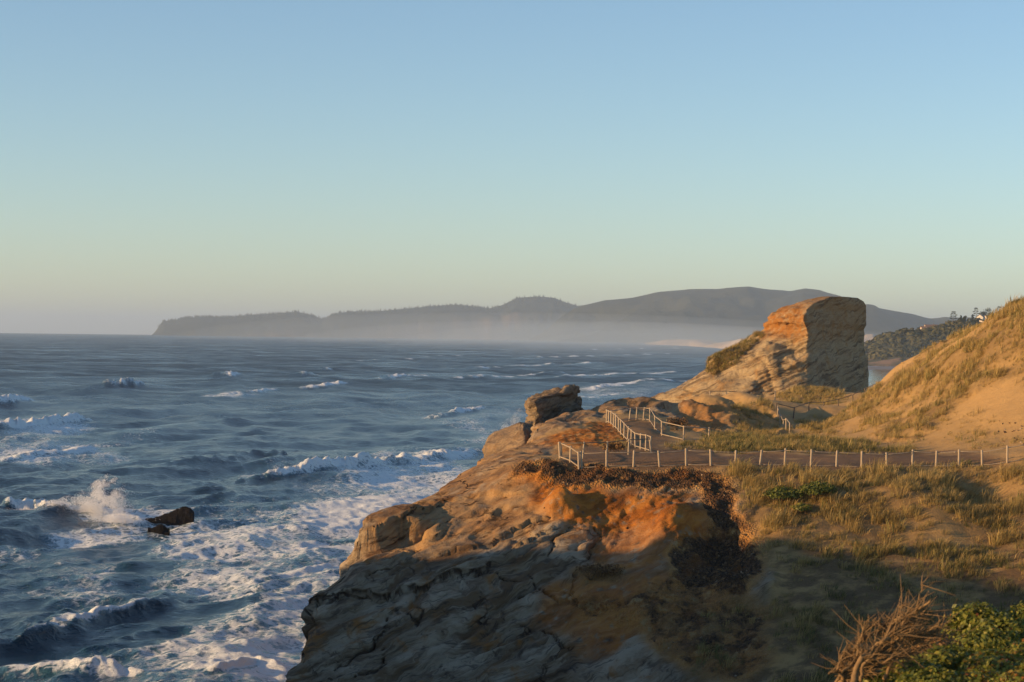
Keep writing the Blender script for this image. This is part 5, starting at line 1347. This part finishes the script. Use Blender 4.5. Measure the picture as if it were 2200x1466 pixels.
# dead wind-bent shrub: bare branches sweeping up to the right
def dead_shrub():
    tr = np.random.default_rng(88)
    b0 = W(1835, 1450, 17.5)
    e = empty('dead_shrub', b0, label='bare dead shrub with pale twisted branches swept up to the right in the foreground', cat='shrub')
    k = 17.5 / F
    mains = [[(1830, 1480), (1838, 1440), (1850, 1412), (1880, 1390), (1905, 1372), (1935, 1345), (1960, 1318), (2000, 1290)],
             [(1810, 1470), (1808, 1420), (1835, 1400), (1845, 1378), (1875, 1362), (1900, 1345), (1930, 1328), (1965, 1305)],
             [(1860, 1440), (1872, 1395), (1905, 1390), (1925, 1370), (1932, 1345), (1938, 1325)],
             [(1890, 1480), (1915, 1425), (1925, 1395), (1950, 1375), (1990, 1352), (2015, 1345)],
             [(1780, 1490), (1800, 1462), (1812, 1440), (1830, 1432), (1870, 1428)],
             [(1870, 1440), (1905, 1410), (1945, 1380), (1980, 1372)],
             [(1850, 1466), (1852, 1430), (1880, 1405), (1890, 1385), (1925, 1380), (1960, 1352)],
             [(1790, 1480), (1815, 1455), (1800, 1442), (1780, 1448)]]
    rad = [7, 5.5, 5, 4.5, 4.5, 3.5, 4, 4.5]
    allpts = []
    for i, (mn, r) in enumerate(zip(mains, rad)):
        pts = np.array([W(u, v, 17.5 + tr.normal(0, .12) + 0.25 * (i % 3 - 1)) for u, v in mn]) - b0
        t = np.linspace(0, len(pts) - 1, len(pts) * 4)
        pp = np.stack([np.interp(t, np.arange(len(pts)), pts[:, c]) for c in range(3)], 1)
        pp[1:-1] = (pp[:-2] + 2 * pp[1:-1] + pp[2:]) / 4
        pp += tr.normal(0, 1.0 * k, pp.shape)
        v, f = tube(pp, np.linspace(r, r * 0.35, len(pp)) * k * (1 + 0.15 * tr.normal(size=len(pp))), 7)
        mesh_obj('branch', v, f, MAT_TWIG, e, True)
        allpts.append(pp)
    for j in range(46):
        pp = allpts[int(tr.integers(0, len(mains)))]; i = int(tr.integers(len(pp) // 5, len(pp) - 3)); p = pp[i]
        ang = tr.normal(0.5, 0.4); L = tr.uniform(30, 75) * k; pth = [p]; ang = min(max(ang, -0.5), 1.5)
        for q in range(5):
            ang += tr.normal(0, 0.35)
            p = p + np.array([math.cos(ang), tr.normal(0, .3), math.sin(ang)]) * L / 5
            pth.append(p)
        r = tr.uniform(1.6, 3.6) * k
        v, f = tube(pth, np.linspace(r, r * .35, 6), 6)
        mesh_obj('branch', v, f, MAT_TWIG, e, True); allpts.append(np.array(pth))
    bg = Bag()
    for j in range(900):
        pp = allpts[int(tr.integers(0, len(allpts)))]
        i = int(tr.integers(len(pp) // 4, len(pp)))
        p = pp[i]
        ang = tr.normal(0.55, 0.5) if j % 4 else tr.uniform(-0.9, 3.0)
        L = 12 * k * math.exp(tr.uniform(0, 2.0))
        d = np.array([math.cos(ang), tr.normal(0, .35), math.sin(ang)])
        q = p + d * L * .5 + tr.normal(0, 3 * k, 3); w = p + d * L + tr.normal(0, 5 * k, 3)
        bg.add(*tube([p, q, w], [1.3 * k, 0.9 * k, 0.4 * k], 4, False))
    bg.build('twigs', MAT_TWIG, e, True, kind='stuff')
dead_shrub()

# ------------------------------------------------------------------ spray
m = M('sea_spray_drops')
tl_ = m.n.new('ShaderNodeBsdfTranslucent'); tl_.inputs[0].default_value = (0.9, 0.9, 0.9, 1)
df_ = m.n.new('ShaderNodeBsdfDiffuse'); df_.inputs[0].default_value = (0.9, 0.9, 0.9, 1)
ad_ = m.n.new('ShaderNodeMixShader'); ad_.inputs[0].default_value = 0.5
m.t.links.new(df_.outputs[0], ad_.inputs[1]); m.t.links.new(tl_.outputs[0], ad_.inputs[2])
MAT_DROP = m.done(ad_.outputs[0])
def spray(name, label, plumes, seed):
    """plumes: u and v of the foot, v of the top, half-width, count, sideways drift, drop size"""
    tr = np.random.default_rng(seed); C_, S_ = [], []
    for (u, v0, v1, wpx, n, lean, size) in plumes:
        base = sea_point(u, v0); k = base[1] / F
        t = tr.random(n) ** 1.3
        gx = tr.normal(0, 0.5, n)
        x = base[0] + (gx * wpx * (0.75 + 0.45 * t) + lean * t) * k
        y = base[1] + tr.normal(0, 1.0, n)
        hh = (v0 - v1) * k * t * (1.1 - 0.35 * np.abs(gx)) 
        keep = fbm3(x * 0.55, y * 0.4, hh * 0.75, 4, seed + 3, 0.6) + 0.55 - 0.75 * t > tr.normal(0, 0.12, n)
        C_.append(np.stack([x, y, hh], -1)[keep]); S_.append(size * tr.uniform(0.5, 1.3, keep.sum()))
    C = np.concatenate(C_); S = np.concatenate(S_)
    V_ = C[:, None, :] + tr.normal(0, 1, (len(C), 3, 3)) * S[:, None, None]
    mesh_obj(name, V_.reshape(-1, 3), np.arange(3 * len(C)).reshape(-1, 3), MAT_DROP, smooth=False, kind='stuff', label=label, cat='spray')
spray('sea_spray', 'burst of white spray thrown up beside the black wedge-shaped rock', [(205, 1112, 1024, 38, 80000, 26, .028), (165, 1110, 1058, 38, 40000, 8, .03), (100, 1108, 1078, 50, 36000, 10, .035), (60, 1106, 1086, 42, 34000, 6, .035), (250, 1114, 1058, 36, 30000, -10, .028), (255, 1122, 1106, 46, 20000, 0, .035), (120, 1108, 1072, 26, 14000, 16, .03)], 3)
spray('sea_spray', 'thin fan of spray rising behind the low brown rock ledge', [(1100, 932, 878, 16, 16000, 18, .03), (1080, 938, 902, 18, 14000, 10, .03)], 4)

# ------------------------------------------------------------------ haze
hb = Bag(); hb.box((-26000, -200, -340), (26000, 61000, 375))
hz = bpy.data.materials.new('haze'); hz.use_nodes = True
hz.node_tree.nodes.clear()
ho = hz.node_tree.nodes.new('ShaderNodeOutputMaterial'); hp = hz.node_tree.nodes.new('ShaderNodeVolumePrincipled')
hp.inputs['Color'].default_value = (0.64, 0.81, 1.0, 1); hp.inputs['Density'].default_value = HAZE_DENSITY; hp.inputs['Anisotropy'].default_value = 0.1
hz.node_tree.links.new(hp.outputs[0], ho.inputs['Volume'])
hb.build('haze', hz, kind='stuff')


# bank of sea mist lying over the far surf in front of the mountains
th = np.linspace(0, math.pi, 25); ph = np.linspace(0, 2 * math.pi, 48, endpoint=False)
R = np.stack([np.outer(np.sin(th), np.cos(ph)), np.outer(np.sin(th), np.sin(ph)), np.outer(np.cos(th), np.ones(48))], -1)
fc = grid_faces(25, 48, True)
e1 = R.reshape(-1, 3)[fc]; nn = np.cross(e1[:, 2] - e1[:, 0], e1[:, 3] - e1[:, 1])
if (nn * e1.mean(1)).sum() < 0: fc = fc[:, ::-1]
mm = bpy.data.materials.new('sea_mist'); mm.use_nodes = True; mm.node_tree.nodes.clear()
mo = mm.node_tree.nodes.new('ShaderNodeOutputMaterial'); mp = mm.node_tree.nodes.new('ShaderNodeVolumePrincipled')
mp.inputs['Color'].default_value = (0.70, 0.86, 1.0, 1); mp.inputs['Density'].default_value = 0.55e-4; mp.inputs['Anisotropy'].default_value = 0.1
mm.node_tree.links.new(mp.outputs[0], mo.inputs['Volume'])
for q, (loc, sc_) in enumerate([((200, 6800, -10), (900, 3600, 85)), ((260, 5000, -10), (560, 3000, 70)), ((150, 8200, -15), (1500, 2800, 130)), ((330, 3000, -8), (360, 2000, 52))]):
    o = mesh_obj('sea_mist', R.reshape(-1, 3), fc, mm, kind='stuff', label='pale bank of sea mist over the surf below the far mountains', cat='mist')
    o.location = loc; o.scale = sc_
